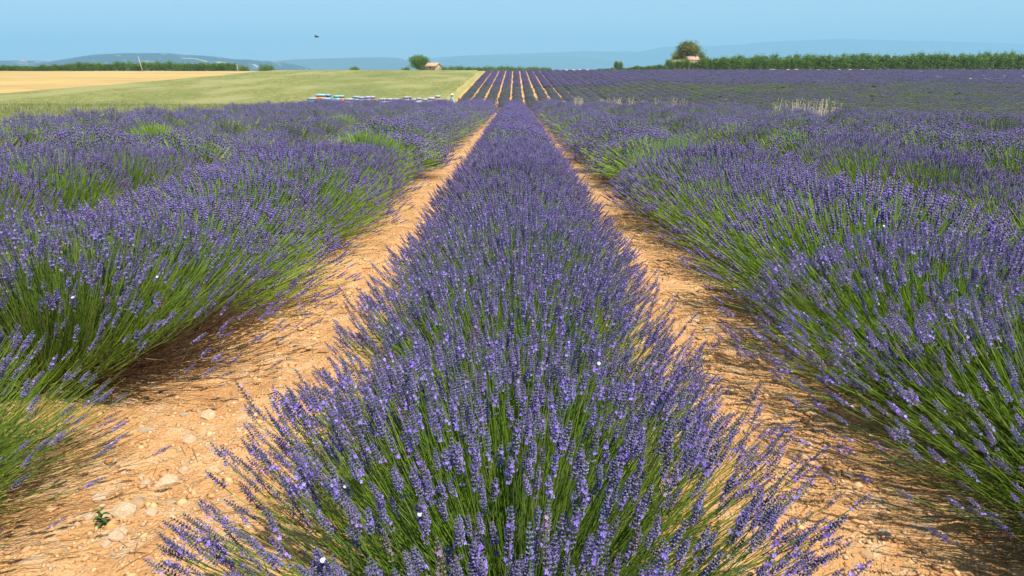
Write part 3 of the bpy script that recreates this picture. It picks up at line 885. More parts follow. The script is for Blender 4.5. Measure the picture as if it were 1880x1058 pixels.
M_BARK = plant_mat('bark', 0, 0.9, 0.1)
ORCH = []
for s in range(4):
    r = np.random.default_rng(200 + s)
    blobs = [(0, 0, 2.4, 1.25, 1.25, 1.5), (r.uniform(-.5, .5), 0, 3.5, 0.8, 0.8, 0.9), (r.uniform(-.9, -.4), 0.2, 2.9, 0.7, .7, 1.1), (r.uniform(.4, .9), -.2, 2.7, 0.7, .7, 1.2), (0, 0, 1.1, 1.3, 1.2, 0.8)]
    cr_ = crown_mesh(210 + s, blobs, 1900, 0.15, [(0.145, 0.26, 0.025), (0.19, 0.32, 0.03), (0.09, 0.175, 0.02)], None, (0.5, 1.25))
    # whippy vertical shoots
    for k in range(9):
        x = r.uniform(-1.1, 1.1); y = r.uniform(-0.8, 0.8); z0 = 3.0; hh = r.uniform(0.7, 1.5)
        n = 40; t = r.uniform(0, 1, n)
        P = np.stack([x + r.normal(0, 0.09, n), y + r.normal(0, 0.09, n), z0 + t * hh], -1)
        a, b, _ = frames(r.normal(0, 1, (n, 3)), r); sz = 0.11
        V = np.stack([P - a * sz, P - b * sz * .5, P + a * sz, P + b * sz * .5], 1).reshape(-1, 3)
        T = (np.array([(0, 1, 2), (0, 2, 3)])[None] + (np.arange(n) * 4)[:, None, None]).reshape(-1, 3)
        cr_.add(V, T, (0.22, 0.35, 0.035))
    tk = trunk_acc(s, 0.9, 0.10, 5, 0.9, 3.2)
    ORCH.append((cr_.mesh('crown', M_LEAF, False), tk.mesh('trunk', M_BARK)))

def orchard_tree(p, sc, label, group, k, tint=None):
    o = obj('orchard_tree', None, None, p); tag(o, label, 'tree', group)
    c, t = ORCH[k % 4]
    obj('trunk', t, o); obj('crown', c, o)
    o.scale = sc; o.rotation_euler = (0, 0, rnd.uniform(0, 6.28))
    return o

# right orchard
k = 0
GO = 'young trees of the right hand orchard'
px = 1292
while px < 1905:
    D = 224 + rnd.uniform(-0.7, 0.7)
    t = (px - 1292) / 600
    hh = (0.84 + 0.26 * t) * rnd.uniform(0.9, 1.12)
    x = at(px, 125, D).x
    orchard_tree((x, D, Hs(x, D) - 0.1), (1.0 + 0.1 * t, 1.0, hh), f'bright green orchard tree, {ORD[k]} from the left in the front row of the right orchard', GO, k)
    k += 1; px += rnd.uniform(10, 14)
k = 0; px = 1298
while px < 1905:
    D = 230 + rnd.uniform(-0.7, 0.7)
    t = (px - 1292) / 600
    x = at(px, 125, D).x
    orchard_tree((x, D, Hs(x, D) - 0.1), (1.05, 1.05, (0.93 + 0.28 * t) * rnd.uniform(0.9, 1.15)), f'orchard tree, {ORD[k]} from the left in the back row of the right orchard', GO, k + 1)
    k += 1; px += rnd.uniform(13, 17)
# low shrubby trees left of the farmhouse
k = 0; px = 1092
while px < 1292:
    D = 226 + rnd.uniform(-1, 1); t = (px - 1092) / 200
    x = at(px, 126, D).x
    hz = (0.14 + 0.42 * t) * rnd.uniform(0.8, 1.25)
    if px > 1222: hz = rnd.uniform(0.60, 0.80)
    if 1128 < px < 1142: hz = 0.66
    orchard_tree((x, D, Hs(x, D) - 0.05), (0.55 + 0.4 * t, 0.6, hz), f'low sapling, {ORD[k]} from the left in the line left of the farmhouse', 'saplings left of the farmhouse', k)
    k += 1; px += rnd.uniform(7, 9)
# left hedge of trees
k = 0; px = -12
while px < 440:
    D = 232 + rnd.uniform(-1, 1)
    x = at(px, 130, D).x
    hh = (0.44 + 0.22 * min(1, max(0, (px - 60) / 120))) * rnd.uniform(0.85, 1.15)
    orchard_tree((x, D, Hs(x, D) - 0.25), (0.95, 0.95, hh), f'dark green tree, {ORD[k]} from the left in the hedge behind the golden field', 'trees of the hedge behind the golden field', k)
    k += 1; px += rnd.uniform(10.5, 13)

def shrub_line(x0, x1, D, hmin, hmax, step, name, lab, grp):
    k = 0; px = x0
    while px < x1:
        x = at(px, 128, D).x
        h_ = rnd.uniform(hmin, hmax) / 4.3
        o = orchard_tree((x, D, Hs(x, D)), (1.2 * D / 400, 1.2 * D / 400, h_), lab % ORD[k], grp, k)
        o.name = name
        k += 1; px += step * rnd.uniform(0.8, 1.2)
# distant wood behind the crest; ground falls there, so stand them on it and let height make up
def far_tree_h(D, py): return at(940, py, D).z
k = 0; px = 806
while px < 1012:
    D = 420 + rnd.uniform(-6, 6)
    x = at(px, 128, D).x; zt = far_tree_h(D, 122.5 + 3.0 * abs((px - 900) / 110) * rnd.uniform(0.3, 0.8) + rnd.uniform(-1.0, 1.5)); z0 = Hs(x, D)
    o = orchard_tree((x, D, z0), (1.9, 1.9, (zt - z0) / 4.2), f'distant dark tree, {ORD[k]} from the left in the wood right of the stone hut', 'distant trees right of the stone hut', k)
    k += 1; px += rnd.uniform(9, 12)
k = 0
for px, py in ((444, 121), (452, 123), (482, 120), (490, 119), (498, 121), (648, 124), (654, 124), (742, 125), (748, 124)):
    D = 420; x = at(px, 128, D).x; zt = far_tree_h(D, py); z0 = Hs(x, D)
    o = orchard_tree((x, D, z0), (1.5, 1.5, (zt - z0) / 4.2), f'distant dark shrub on the horizon, {ORD[k]} from the left of the scattered ones', 'scattered shrubs on the horizon', k)
    k += 1

# green tree beside the stone hut
D = 228
c = at(770, 128, D)
z0 = Hs(c.x, D)
zt = at(770, 101.5, D).z - z0
w = 35 / FPX * D
blobs = [(0, 0, zt * .62, w * .40, w * .35, zt * .30), (-w * .30, 0, zt * .70, w * .22, w * .25, zt * .22), (w * .33, 0, zt * .62, w * .20, w * .25, zt * .22), (-w * .1, 0, zt * .82, w * .18, w * .2, zt * .16),
         (w * .12, 0, zt * .83, w * .2, w * .2, zt * .16), (w * .08, 0, zt * .30, w * .32, w * .25, zt * .28), (-w * .15, 0, zt * .45, w * .24, w * .25, zt * .26), (w * .3, 0, zt * .28, w * .14, w * .2, zt * .22), (-w * .36, 0, zt * .38, w * .12, w * .14, zt * .12)]
o = obj('leafy_tree', None, None, (c.x, D, z0)); tag(o, 'rounded bright green tree standing left of the stone hut', 'tree')
obj('crown', crown_mesh(5, blobs, 9000, 0.13, [(0.17, 0.30, 0.03), (0.23, 0.37, 0.035), (0.11, 0.20, 0.025)]).mesh('crown', M_LEAF), o)
obj('trunk', trunk_acc(9, 0.8, 0.16, 6, w * .33, zt * .75).mesh('trunk', M_BARK), o)
# big brownish green tree behind the farmhouse
D = 262
c = at(1262, 125, D); z0 = Hs(c.x, D); zt = at(1262, 78.5, D).z - z0; w = 57 / FPX * D
R = lambda f: w * f
zz = lambda py: at(1262, py, D).z - z0
blobs = [(R(.0), 0, zz(94), R(.30), R(.3), zz(80) - zz(96)), (R(-.25), 0, zz(101), R(.24), R(.25), 2.2), (R(.22), 0, zz(98), R(.22), R(.25), 2.4), (R(-.10), 0, zz(90), R(.24), R(.25), 1.9),
         (R(.08), 0, zz(86), R(.22), R(.2), 1.6), (R(.36), 0, zz(108), R(.15), R(.2), 1.8), (R(-.38), 0, zz(109), R(.12), R(.2), 1.6), (0, 0, zz(108), R(.40), R(.3), 2.6), (R(-.15), 0, zz(112), R(.34), R(.3), 2.0)]
o = obj('broad_tree', None, None, (c.x, D, z0)); tag(o, 'broad domed olive and brown tree rising behind the pale farmhouse', 'tree')
obj('crown', crown_mesh(6, blobs, 15000, 0.22, [(0.22, 0.28, 0.02), (0.30, 0.33, 0.03), (0.30, 0.24, 0.03), (0.10, 0.15, 0.018), (0.17, 0.26, 0.02)], 380, (0.35, 1.15)).mesh('crown', M_LEAF), o)
obj('trunk', trunk_acc(10, zz(112), 0.35, 7, w * .36, zt * .8).mesh('trunk', M_BARK), o)

# ------------------------------------------------------------------ buildings
M_WALL = noise_mat('rubble_wall', [(0.36, 0.26, 0.17), (0.50, 0.37, 0.24), (0.60, 0.47, 0.33)], 2.2, 6, 0.6, 5, 0.95, dist=0.1)
M_ROOF = noise_mat('clay_roof', [(0.46, 0.29, 0.17), (0.58, 0.40, 0.24), (0.64, 0.48, 0.32)], 2.5, 6, 0.6, 6, 0.9, dist=0.08, stretch=(3, 1, 1))
M_PLASTER = noise_mat('pale_plaster', [(0.60, 0.46, 0.36), (0.72, 0.58, 0.46)], 1.5, 6, 0.2, 6, 0.9)
M_ROOFP = noise_mat('pink_roof', [(0.58, 0.36, 0.27), (0.70, 0.48, 0.37)], 2.5, 6, 0.5, 6, 0.9, dist=0.08, stretch=(3, 1, 1))
M_WALLG = noise_mat('mossy_roof', [(0.20, 0.20, 0.09), (0.32, 0.30, 0.16)], 2.2, 6, 0.6, 5, 0.95, dist=0.1)
M_DARK = noise_mat('dark_opening', [(0.03, 0.025, 0.02), (0.05, 0.04, 0.03)], 3)
M_WOOD = noise_mat('grey_wood', [(0.30, 0.27, 0.20), (0.42, 0.38, 0.30)], 4, 6, 0.3, 20, 0.9)

def gable_house(name, loc, rz, L, W, hw, hr, mw, mr, label, cat, chimney=None, door=True):
    o = obj(name, None, None, loc); o.rotation_euler = (0, 0, rz); tag(o, label, cat)
    l, w = L / 2, W / 2
    V = [(-l, -w, -.3), (l, -w, -.3), (l, w, -.3), (-l, w, -.3), (-l, -w, hw), (l, -w, hw), (l, w, hw), (-l, w, hw), (-l, 0, hr), (l, 0, hr)]
    F = [(0, 1, 5), (0, 5, 4), (2, 3, 7), (2, 7, 6), (1, 2, 6), (1, 6, 5), (5, 6, 9), (3, 0, 4), (3, 4, 7), (7, 4, 8)]
    obj('wall', mesh_np('wall', V, F, None, mw), o)
    # roof slabs with overhang
    ov = 0.22; th = 0.12
    sl = (hr - hw) / w
    for sgn in (-1, 1):
        a = Acc()
        y0, y1 = 0.0, sgn * (w + ov); z0 = hr + 0.02; z1 = hr - sl * (w + ov) + 0.02
        P = [(-l - ov, y0, z0), (l + ov, y0, z0), (l + ov, y1, z1), (-l - ov, y1, z1)]
        V2 = P + [(x, y, z + th) for x, y, z in P]
        Q = [(0, 1, 2, 3), (7, 6, 5, 4), (0, 4, 5, 1), (1, 5, 6, 2), (2, 6, 7, 3), (3, 7, 4, 0)]
        T = []
        for q in Q: T += [(q[0], q[1], q[2]), (q[0], q[2], q[3])]
        a.add(V2, T, (1, 1, 1))
        ro = obj('roof', a.mesh('roof', mr), o)
        # rows of barrel tiles as ribs on the slab
        rb = Acc(); nx_ = int(L / 0.28)
        for i in range(nx_ + 1):
            x = -l - ov + 0.1 + i * (L + 2 * ov - 0.2) / nx_
            tube_path(rb, [(x, y0, z0 + th), (x, y1 * 1.01, z1 + th)], [0.07, 0.07], (1, 1, 1), 5)
        obj('roof_tiles', rb.mesh('roof_tiles', mr), ro, kind='stuff')
    if door:
        a = Acc(); box(a, l - 0.02, l + 0.05, -0.45, 0.45, -0.2, 1.5, (1, 1, 1)); obj('door', a.mesh('door', M_WOOD), o)
    a = Acc(); box(a, -0.35, 0.25, -w - 0.04, -w + 0.02, 1.0, 1.5, (1, 1, 1)); obj('window', a.mesh('window', M_DARK), o)
    if chimney:
        x, y, zt_ = chimney
        a = Acc(); box(a, x - .32, x + .32, y - .32, y + .32, hw, zt_ - .12, (1, 1, 1)); box(a, x - .4, x + .4, y - .4, y + .4, zt_ - .12, zt_, (1, 1, 1))
        obj('chimney', a.mesh('chimney', M_PLASTER), o)
    return o

D = 222.5
c = at(796, 128, D)
gable_house('stone_hut', (c.x, D, Hs(c.x, D)), rad(-32), 4.0, 3.0, 1.55, 2.45, M_WALL, M_ROOF, 'small stone field hut with tiled gable roof on the horizon', 'hut')
D = 243
c = at(1270, 125, D); z0 = Hs(c.x, D)
o = gable_house('farmhouse', (c.x, D, z0), rad(6), 3.5, 3.6, at(1270, 110, D).z - z0, at(1270, 104.5, D).z - z0, M_PLASTER, M_ROOFP, 'pale pink farmhouse with chimney half hidden by the orchard', 'farmhouse',
                chimney=(1.2, -0.6, at(1270, 102.8, D).z - z0), door=False)
c = at(1243, 125, D)
gable_house('outbuilding', (c.x, D + 0.5, z0), rad(2), 5.2, 3.5, at(1270, 115, D).z - z0, at(1270, 110.5, D).z - z0, M_WALL, M_WALLG, 'low stone outbuilding left of the farmhouse under the broad tree', 'outbuilding', door=False)

# poles
def pole(px, py0, py1, D, lean, label):
    b = at(px, py1, D); z0 = Hs(b.x, D); t = at(px, py0, D).z - z0
    o = obj('utility_pole', None, None, (b.x, D, z0)); tag(o, label, 'pole')
    a = Acc(); tube_path(a, [(0, 0, -.3), (lean * .5, 0, t * .5), (lean, 0, t)], [0.14, 0.12, 0.09], (0.48, 0.45, 0.36), 8); obj('post', a.mesh('post', M_ATTR), o)
    a = Acc(); box(a, lean * .93 - 0.5, lean * .93 + 0.5, -0.13, -0.07, t * .93, t * .93 + .1, (0.42, 0.40, 0.33)); obj('crossarm', a.mesh('crossarm', M_ATTR), o)
pole(262, 104, 130, 219, -0.75, 'pale leaning pole in front of the hedge behind the golden field')
pole(436, 119, 128, 219, 0.0, 'short pale post at the right end of the left hedge')

def pylon(px, D):
    b = at(px, 118, D); z0 = Hs(b.x, D); t = at(px, 105, D).z - z0
    o = obj('pylon', None, None, (b.x, D, z0)); tag(o, 'faint lattice pylon above the hedge at the far left', 'pylon')
    a = Acc(); c = (0.35, 0.36, 0.36)
    s = 1.6
    for sx in (-1, 1):
        for sy in (-1, 1): tube_path(a, [(sx * s, sy * s, 0), (sx * .25, sy * .25, t)], [.12, .08], c, 4)
    for i in range(10):
        f = i / 10; g = (i + 1) / 10; w0_ = s + (.25 - s) * f; w1_ = s + (.25 - s) * g
        for sgn in (-1, 1):
            tube_path(a, [(-w0_ * sgn, -w0_, f * t), (w1_ * sgn, -w1_, g * t)], [.06, .06], c, 3)
            tube_path(a, [(-w0_ * sgn, w0_, f * t), (w1_ * sgn, w1_, g * t)], [.06, .06], c, 3)
    obj('lattice', a.mesh('lattice', M_ATTR), o)
    a = Acc()
    for q, l in ((.97, 2.2), (.86, 3.0)): box(a, -l, l, -.12, .12, t * q, t * q + .2, c)
    obj('crossarm', a.mesh('crossarm', M_ATTR), o)
pylon(49, 900)

# ------------------------------------------------------------------ beehives
def hive(px, ptop, wpx, D, bodies, roof, rz, label, supers=2):
    w = wpx / FPX * D * 1.0
    b = at(px, 180, D); z0 = Hs(b.x, D); top = at(px, ptop - (1.5 if px < 700 else 3.0), D).z - z0
    o = obj('beehive', None, None, (b.x, D, z0)); o.rotation_euler = (0, 0, rz); tag(o, label, 'beehive', 'beehives behind the near lavender')
    st = 0.18 if top > 0.55 else 0.08
    a = Acc()
    for sx in (-1, 1):
        box(a, sx * w * .38 - .04, sx * w * .38 + .04, -.26, .26, 0, st, (0.35, 0.30, 0.22))
    obj('stand', a.mesh('stand', M_ATTR), o)
    a = Acc(); box(a, -w * .5, w * .5, -.34, .25, st, st + .03, (0.4, 0.36, 0.3)); obj('landing_board', a.mesh('landing_board', M_ATTR), o)
    rh = 0.10; n = len(bodies); z = st + .03; hh = (top - rh - z) / n
    for c in bodies:
        a = Acc(); box(a, -w * .47, w * .47, -.25, .25, z, z + hh - .008, c)
        bo = obj('hive_box', a.mesh('hive_box', M_ATTR), o)
        a = Acc(); box(a, -.06, .06, -.262, -.2505, z + hh * .55, z + hh * .68, tuple(0.5 * q for q in c)); obj('hand_grip', a.mesh('hand_grip', M_ATTR), bo)
        z += hh
    a = Acc(); box(a, -w * .51, w * .51, -.28, .28, z, z + rh, roof); obj('lid', a.mesh('lid', M_ATTR), o)
BLU = (0.30, 0.52, 0.62); ORG = (0.62, 0.27, 0.12); TEAL = (0.10, 0.22, 0.28); WHT = (0.42, 0.46, 0.48); TUR = (0.28, 0.58, 0.58); LIL = (0.42, 0.42, 0.58); CRM = (0.70, 0.58, 0.36); GRY = (0.35, 0.38, 0.40)
hive(590, 174.5, 16, 45, [BLU, ORG], (0.42, 0.66, 0.74), 0.0, 'tall orange beehive with light blue lid, leftmost of the high ones')
hive(602.5, 174.8, 9, 45.6, [TEAL, TEAL], BLU, 0.0, 'dark teal box coloured as the shaded side of the leftmost orange hive')  # added box; its dark teal stands for the orange hive's shaded side
hive(573, 181.0, 16, 44.6, [BLU], WHT, 0.1, 'low pale blue beehive at the left end of the line')
hive(600, 181.5, 14, 44.2, [BLU], BLU, 0, 'low blue beehive in front of the dark teal shaded side')
hive(618.5, 176.8, 9, 45.0, [WHT, BLU], TUR, 0.0, 'white and blue beehive with turquoise lid, left of a pair')
hive(627.0, 176.8, 9, 45.3, [ORG, ORG], TUR, 0.1, 'orange beehive with turquoise lid, right of a pair')
hive(641, 182.3, 14, 44.5, [WHT], WHT, 0, 'low white beehive between the turquoise lidded pair and the grey one')
hive(654, 177.9, 11, 45.4, [GRY, WHT], (0.36, 0.48, 0.52), 0, 'grey beehive with pale box, left of the light blue one')
hive(664, 179.2, 9, 45.1, [BLU, WHT], (0.36, 0.48, 0.52), 0, 'light blue beehive left of the lilac lidded one')
hive(675.5, 178.4, 9, 45.0, [WHT, LIL], LIL, 0, 'pale lilac beehive left of its orange neighbour')
hive(683.5, 178.4, 9, 45.4, [ORG, ORG], LIL, 0.15, 'orange beehive with lilac lid in the middle of the line')
for q, (px_, lab) in enumerate(((702, 'low white beehive just right of the lilac lidded orange one'), (716, 'low white beehive alone in the wide gap'), (727, 'low white beehive left of the cream one'))):
    hive(px_, 183.6, 12, 44.6, [WHT], WHT, 0.05 * q, lab)
hive(745.5, 180.3, 10, 45.0, [CRM, CRM], GRY, 0, 'cream beehive with grey lid')
hive(752.5, 180.3, 4.5, 45.5, [CRM, TEAL], GRY, 0.2, 'narrow cream hive box right beside the cream beehive')
for q, (px_, pt_, lab) in enumerate(((761, 184.2, 'low white beehive right of the cream one'), (769, 182.6, 'second low white beehive right of the cream one'), (780, 184.2, 'low white beehive left of the grey white one'))):
    hive(px_, pt_, 9, 44.6, [WHT], WHT, 0.05 * q, lab)
hive(792, 182.0, 12, 44.7, [WHT], (0.50, 0.52, 0.50), 0, 'grey white beehive left of the salmon one')
hive(804, 178.4, 9, 45.0, [ORG, (0.68, 0.32, 0.18)], TUR, 0, 'salmon beehive with turquoise lid, rightmost of the line')

# ------------------------------------------------------------------ person in light blue by the dip
def skin_obj(name, verts, edges, radii, mat, root, levels=2):
    me = bpy.data.meshes.new(name); me.from_pydata(verts, edges, []); me.materials.append(mat)
    o = obj(name, me)
    md = o.modifiers.new('skin', 'SKIN'); md.use_smooth_shade = True
    for v, r_ in zip(me.skin_vertices[0].data, radii):
        v.radius = r_ if isinstance(r_, tuple) else (r_, r_); v.use_root = False
    me.skin_vertices[0].data[root].use_root = True
    sb = o.modifiers.new('sub', 'SUBSURF'); sb.levels = sb.render_levels = levels
    return o
def simple(name, col, rough=0.8):
    m, n, b = nodes_of(name); b.inputs['Base Color'].default_value = (*col, 1); b.inputs['Roughness'].default_value = rough
    no = n.nodes.new('ShaderNodeTexNoise'); no.inputs['Scale'].default_value = 30
    hs = n.nodes.new('ShaderNodeMix'); hs.data_type = 'RGBA'; hs.inputs[6].default_value = (*[c * .85 for c in col], 1); hs.inputs[7].default_value = (*[min(1, c * 1.1) for c in col], 1)
    n.links.new(no.outputs[0], hs.inputs[0]); n.links.new(hs.outputs[2], b.inputs['Base Color'])
    return m
M_SKIN = simple('skin', (0.50, 0.30, 0.20), 0.55); M_SHIRT = simple('blue_shirt', (0.22, 0.50, 0.70)); M_TROU = simple('trousers', (0.20, 0.19, 0.17)); M_HAT = simple('straw_hat', (0.78, 0.74, 0.52)); M_SHOE = simple('shoes', (0.06, 0.05, 0.04)); M_HAIR = simple('hair', (0.05, 0.035, 0.025))
Dp = 62.0
c = at(828.5, 180, Dp); z0 = Hs(c.x, Dp)
man = obj('person', None, None, (c.x, Dp, z0)); man.rotation_euler = (0, 0, rad(-60)); tag(man, 'person in light blue shirt and pale hat standing beyond the hives', 'person')
V = []; E = []; Rr = []
def sv(p, r_, par=None):
    V.append(p); Rr.append(r_)
    if par is not None: E.append((par, len(V) - 1))
    return len(V) - 1
pel = sv((0, 0, .92), (.15, .12)); wa = sv((0, .01, 1.08), (.14, .11), pel); ch = sv((0, .03, 1.28), (.17, .12), wa); nk0 = sv((0, .04, 1.43), (.10, .08), ch)
nk = sv((0, .06, 1.50), .055, nk0); hd0 = sv((0, .075, 1.56), (.075, .085), nk); hd1 = sv((0, .085, 1.64), (.078, .098), hd0); hd2 = sv((0, .08, 1.71), (.05, .06), hd1)
ns = sv((0, .19, 1.615), .014, hd1)
for s in (-1, 1):
    sh = sv((s * .19, .03, 1.40), .06, nk0); el = sv((s * .25, .06, 1.13), .045, sh); wr = sv((s * .20, .27, 1.00), .03, el); pm = sv((s * .19, .34, .985), (.035, .022), wr)
    for f in range(4):
        k1 = sv((s * (.165 + .018 * f), .39 + .004 * (f % 3), .975), .010, pm); sv((s * (.165 + .018 * f), .42, .95), .008, k1)
    t1 = sv((s * .145, .335, .97), .011, pm); sv((s * .135, .37, .955), .009, t1)
    hp = sv((s * .10, 0, .86), .085, pel); kn = sv((s * .12, .03, .48), .06, hp); an = sv((s * .13, -.01, .09), .042, kn); sv((s * .14, .14, .04), (.04, .03), an)
body = skin_obj('body', V, E, Rr, M_SKIN, pel); body.parent = man
def cloth(name, verts, edges, radii, mat, root):
    o = skin_obj(name, verts, edges, radii, mat, root); o.parent = man; return o
cloth('shirt', [(0, 0, .90), (0, .01, 1.08), (0, .03, 1.28), (0, .04, 1.42), (-.19, .03, 1.405), (-.25, .06, 1.14), (.19, .03, 1.405), (.25, .06, 1.14), (-.235, .13, 1.09), (.235, .13, 1.09)],
      [(0, 1), (1, 2), (2, 3), (3, 4), (4, 5), (3, 6), (6, 7), (5, 8), (7, 9)], [(.175, .145), (.165, .135), (.195, .15), (.12, .10), .078, .062, .078, .062, .055, .055], M_SHIRT, 1)
cloth('trousers', [(0, 0, .94), (-.10, 0, .84), (-.12, .03, .48), (-.13, -.01, .12), (.10, 0, .84), (.12, .03, .48), (.13, -.01, .12)], [(0, 1), (1, 2), (2, 3), (0, 4), (4, 5), (5, 6)], [(.17, .14), .105, .08, .065, .105, .08, .065], M_TROU, 0)
a = Acc()
tube_path(a, [(0, .08, 1.665), (0, .08, 1.68), (0, .08, 1.70), (0, .08, 1.78), (0, .08, 1.80)], [.20, .20, .10, .09, .05], (1, 1, 1), 16)
obj('hat', a.mesh('hat', M_HAT, True), man)
a = Acc()
for s in (-1, 1): ellipsoid(a, (s * .03, .178, 1.635), (.011, .008, .008), (1, 1, 1), 8, 6)
obj('eyes', a.mesh('eyes', M_HAIR, True), man)
a = Acc(); ellipsoid(a, (0, .055, 1.645), (.092, .10, .09), (1, 1, 1), 12, 8); obj('hair', a.mesh('hair', M_HAIR, True), man)
for s in (-1, 1):
    a = Acc(); ellipsoid(a, (s * .135, .07, .045), (.055, .14, .05), (1, 1, 1), 10, 6); obj('shoe', a.mesh('shoe', M_SHOE, True), man)

# ------------------------------------------------------------------ dry grasses in the dip, stalks
def grass_clump(name, px, ptop, pbot, D, wpx, n, cols, label, cat='grass', group=None):
    b = at(px, pbot, D); z0 = Hs(b.x, D); t = at(px, ptop, D).z - z0; w = wpx / FPX * D
    r = np.random.default_rng(int(px * 7 + ptop))
    P0 = np.stack([r.normal(0, w * .12, n), r.normal(0, .12, n), np.zeros(n)], -1)
    h = t * r.uniform(0.58, 0.97, n); l = r.normal(0, w * .30, n)
    P2 = P0 + np.stack([l, r.normal(0, .1, n), h], -1); P1 = P0 + np.stack([l * .25, np.zeros(n), h * .6], -1)
    C = np.array(cols)[r.integers(0, len(cols), n)] * r.uniform(.8, 1.15, (n, 1))
    o = obj(name, None, None, (b.x, D, z0)); tag(o, label, cat, group)
    a = Acc(); a.add(*tubes(P0, P1, P2, np.full(n, .008), np.full(n, .005), C, 3, 2, r)); obj('stems', a.mesh('stems', M_GRASS), o, kind='stuff')
    a = Acc(); tv, tt, tc = spike_levels(1, 3, 3, 0.014); d = P2 - P1
    a.add(*place(tv, tt, np.ones_like(tc), P2, d, r.uniform(.06, .11, n), np.ones(n), r, C * 1.1)); obj('seed_heads', a.mesh('seed_heads', M_GRASS), o, kind='stuff')
DRY = [(0.62, 0.60, 0.42), (0.70, 0.68, 0.52), (0.46, 0.48, 0.28)]
GG = 'tall dry grass clumps in the dip'
for i, (px, pt, w, n) in enumerate(((1057, 178, 10, 26), (1066, 179, 10, 26), (1104, 182, 12, 34), (1118, 180, 12, 36), (1134, 179, 14, 40), (1157, 178, 14, 34), (1178, 186, 10, 18), (1207, 180, 14, 40), (1236, 179, 12, 44), (1254, 182, 10, 34), (1272, 186, 6, 8))):
    grass_clump('dry_grass_clump', px, pt, 198, 44.5, w, n, DRY, f'pale dry grass clump, {ORD[i]} from the left behind the crest right of the middle row', 'grass', GG)
for i, (px, pt, w, n) in enumerate(((1426, 181, 12, 34), (1441, 184, 10, 20), (1462, 181, 18, 60), (1478, 182, 12, 30), (1500, 181, 18, 50), (1512, 180, 12, 40), (1528, 185, 12, 34), (1538, 188, 8, 16), (1582, 189, 6, 10), (1778, 203, 22, 22), (1792, 208, 10, 10), (1740, 209, 8, 8))):
    grass_clump('dry_grass_clump', px, pt, 212, 33 if px < 1600 else 24, w, n, DRY, f'pale dry grass clump, {ORD[i]} from the left in the right hand part of the dip', 'grass', GG)
grass_clump('green_stalk', 708, 176, 215, 24, 12, 5, [(0.22, 0.27, 0.16)], 'thin pale green weed stalk rising from the lavender below the hives', 'weed')
grass_clump('green_stalk', 752, 183, 210, 24, 6, 4, [(0.25, 0.29, 0.18)], 'thin pale weed stalk below the cream beehive', 'weed')
grass_clump('green_stalk', 188, 198, 225, 14.2, 20, 14, [(0.25, 0.28, 0.16), (0.4, 0.37, 0.2)], 'feathery weed stalks on top of the left field edge', 'weed')

# pale boulders on the far field and under the orchard
k = 0
for px, py, w in ((1652, 137, 6), (1664, 132, 5), (1678, 143, 6), (1690, 133, 7), (1726, 144, 6), (1768, 139, 6), (1780, 147, 10), (1789, 138, 5), (1805, 141, 10), (1808, 147, 8), (1842, 142, 12), (1878, 142, 10), (1720, 143, 8)):
    g = on_ground(px, py + 1.5)
    z = g.y
    w_ = w / FPX * z
    o = obj('boulder', ST[0], None, (g.x, g.y, g.z + 0.35)); o.scale = (w_ * .75, w_ * .6, 0.7); o.rotation_euler = (0, 0, 0.1)
    tag(o, f'pale boulder in the far lavender at the right, {ORD[k]} from the left', 'boulder', 'pale boulders in the far lavender'); k += 1
k = 0
for px in (1040, 1052, 1066, 1080, 1420, 1448, 1462, 1505, 1542, 1562, 1584, 1640):
    D = 221; x = at(px, 125, D).x
    w_ = rnd.uniform(7, 13) / FPX * D
    o = obj('boulder', ST[1], None, (x, D, Hs(x, D) + 0.35)); o.scale = (w_, 1.0, rnd.uniform(.7, 1.0))
    tag(o, f'pale stone heap along the far field edge, {ORD[k]} from the left', 'boulder', 'stone heaps along the far field edge'); k += 1

# ------------------------------------------------------------------ little green weed in the left path
g = on_ground(190, 970)
weed = obj('weed_plant', None, None, g); tag(weed, 'small green leafy weed beside pale stones in the left path', 'weed')
a = Acc(); tube_path(a, [(0, 0, 0), (.002, -.002, .03), (-.004, 0, .06)], [.0016, .0013, .001], (0.12, 0.14, 0.05), 6); obj('stem', a.mesh('stem', M_GRASS), weed)
rr_ = random.Random(2)
for k in range(13):
    z = .012 + .05 * (k / 12); ang = k * 2.4; ln = .020 + .008 * rr_.random(); wd = ln * .24
    dx, dy = math.cos(ang), math.sin(ang)
    a = Acc(); Vv = []; Tt = []
    for i in range(5):
        t = i / 4; wv = wd * math.sin(math.pi * min(.98, .08 + t * .9)); h = z + .010 * math.sin(t * 2.2) - .012 * t * t
        cx, cy = dx * ln * t, dy * ln * t
        Vv += [(cx - dy * wv, cy + dx * wv, h + .0015), (cx, cy, h), (cx + dy * wv, cy - dx * wv, h + .0015)]
    for i in range(4):
        b = i * 3
        Tt += [(b, b + 1, b + 4), (b, b + 4, b + 3), (b + 1, b + 2, b + 5), (b + 1, b + 5, b + 4)]
    a.add(Vv, Tt, np.array((0.07, 0.15, 0.035)) * rr_.uniform(.8, 1.25)); obj('leaf', a.mesh('leaf', M_GRASS), weed)

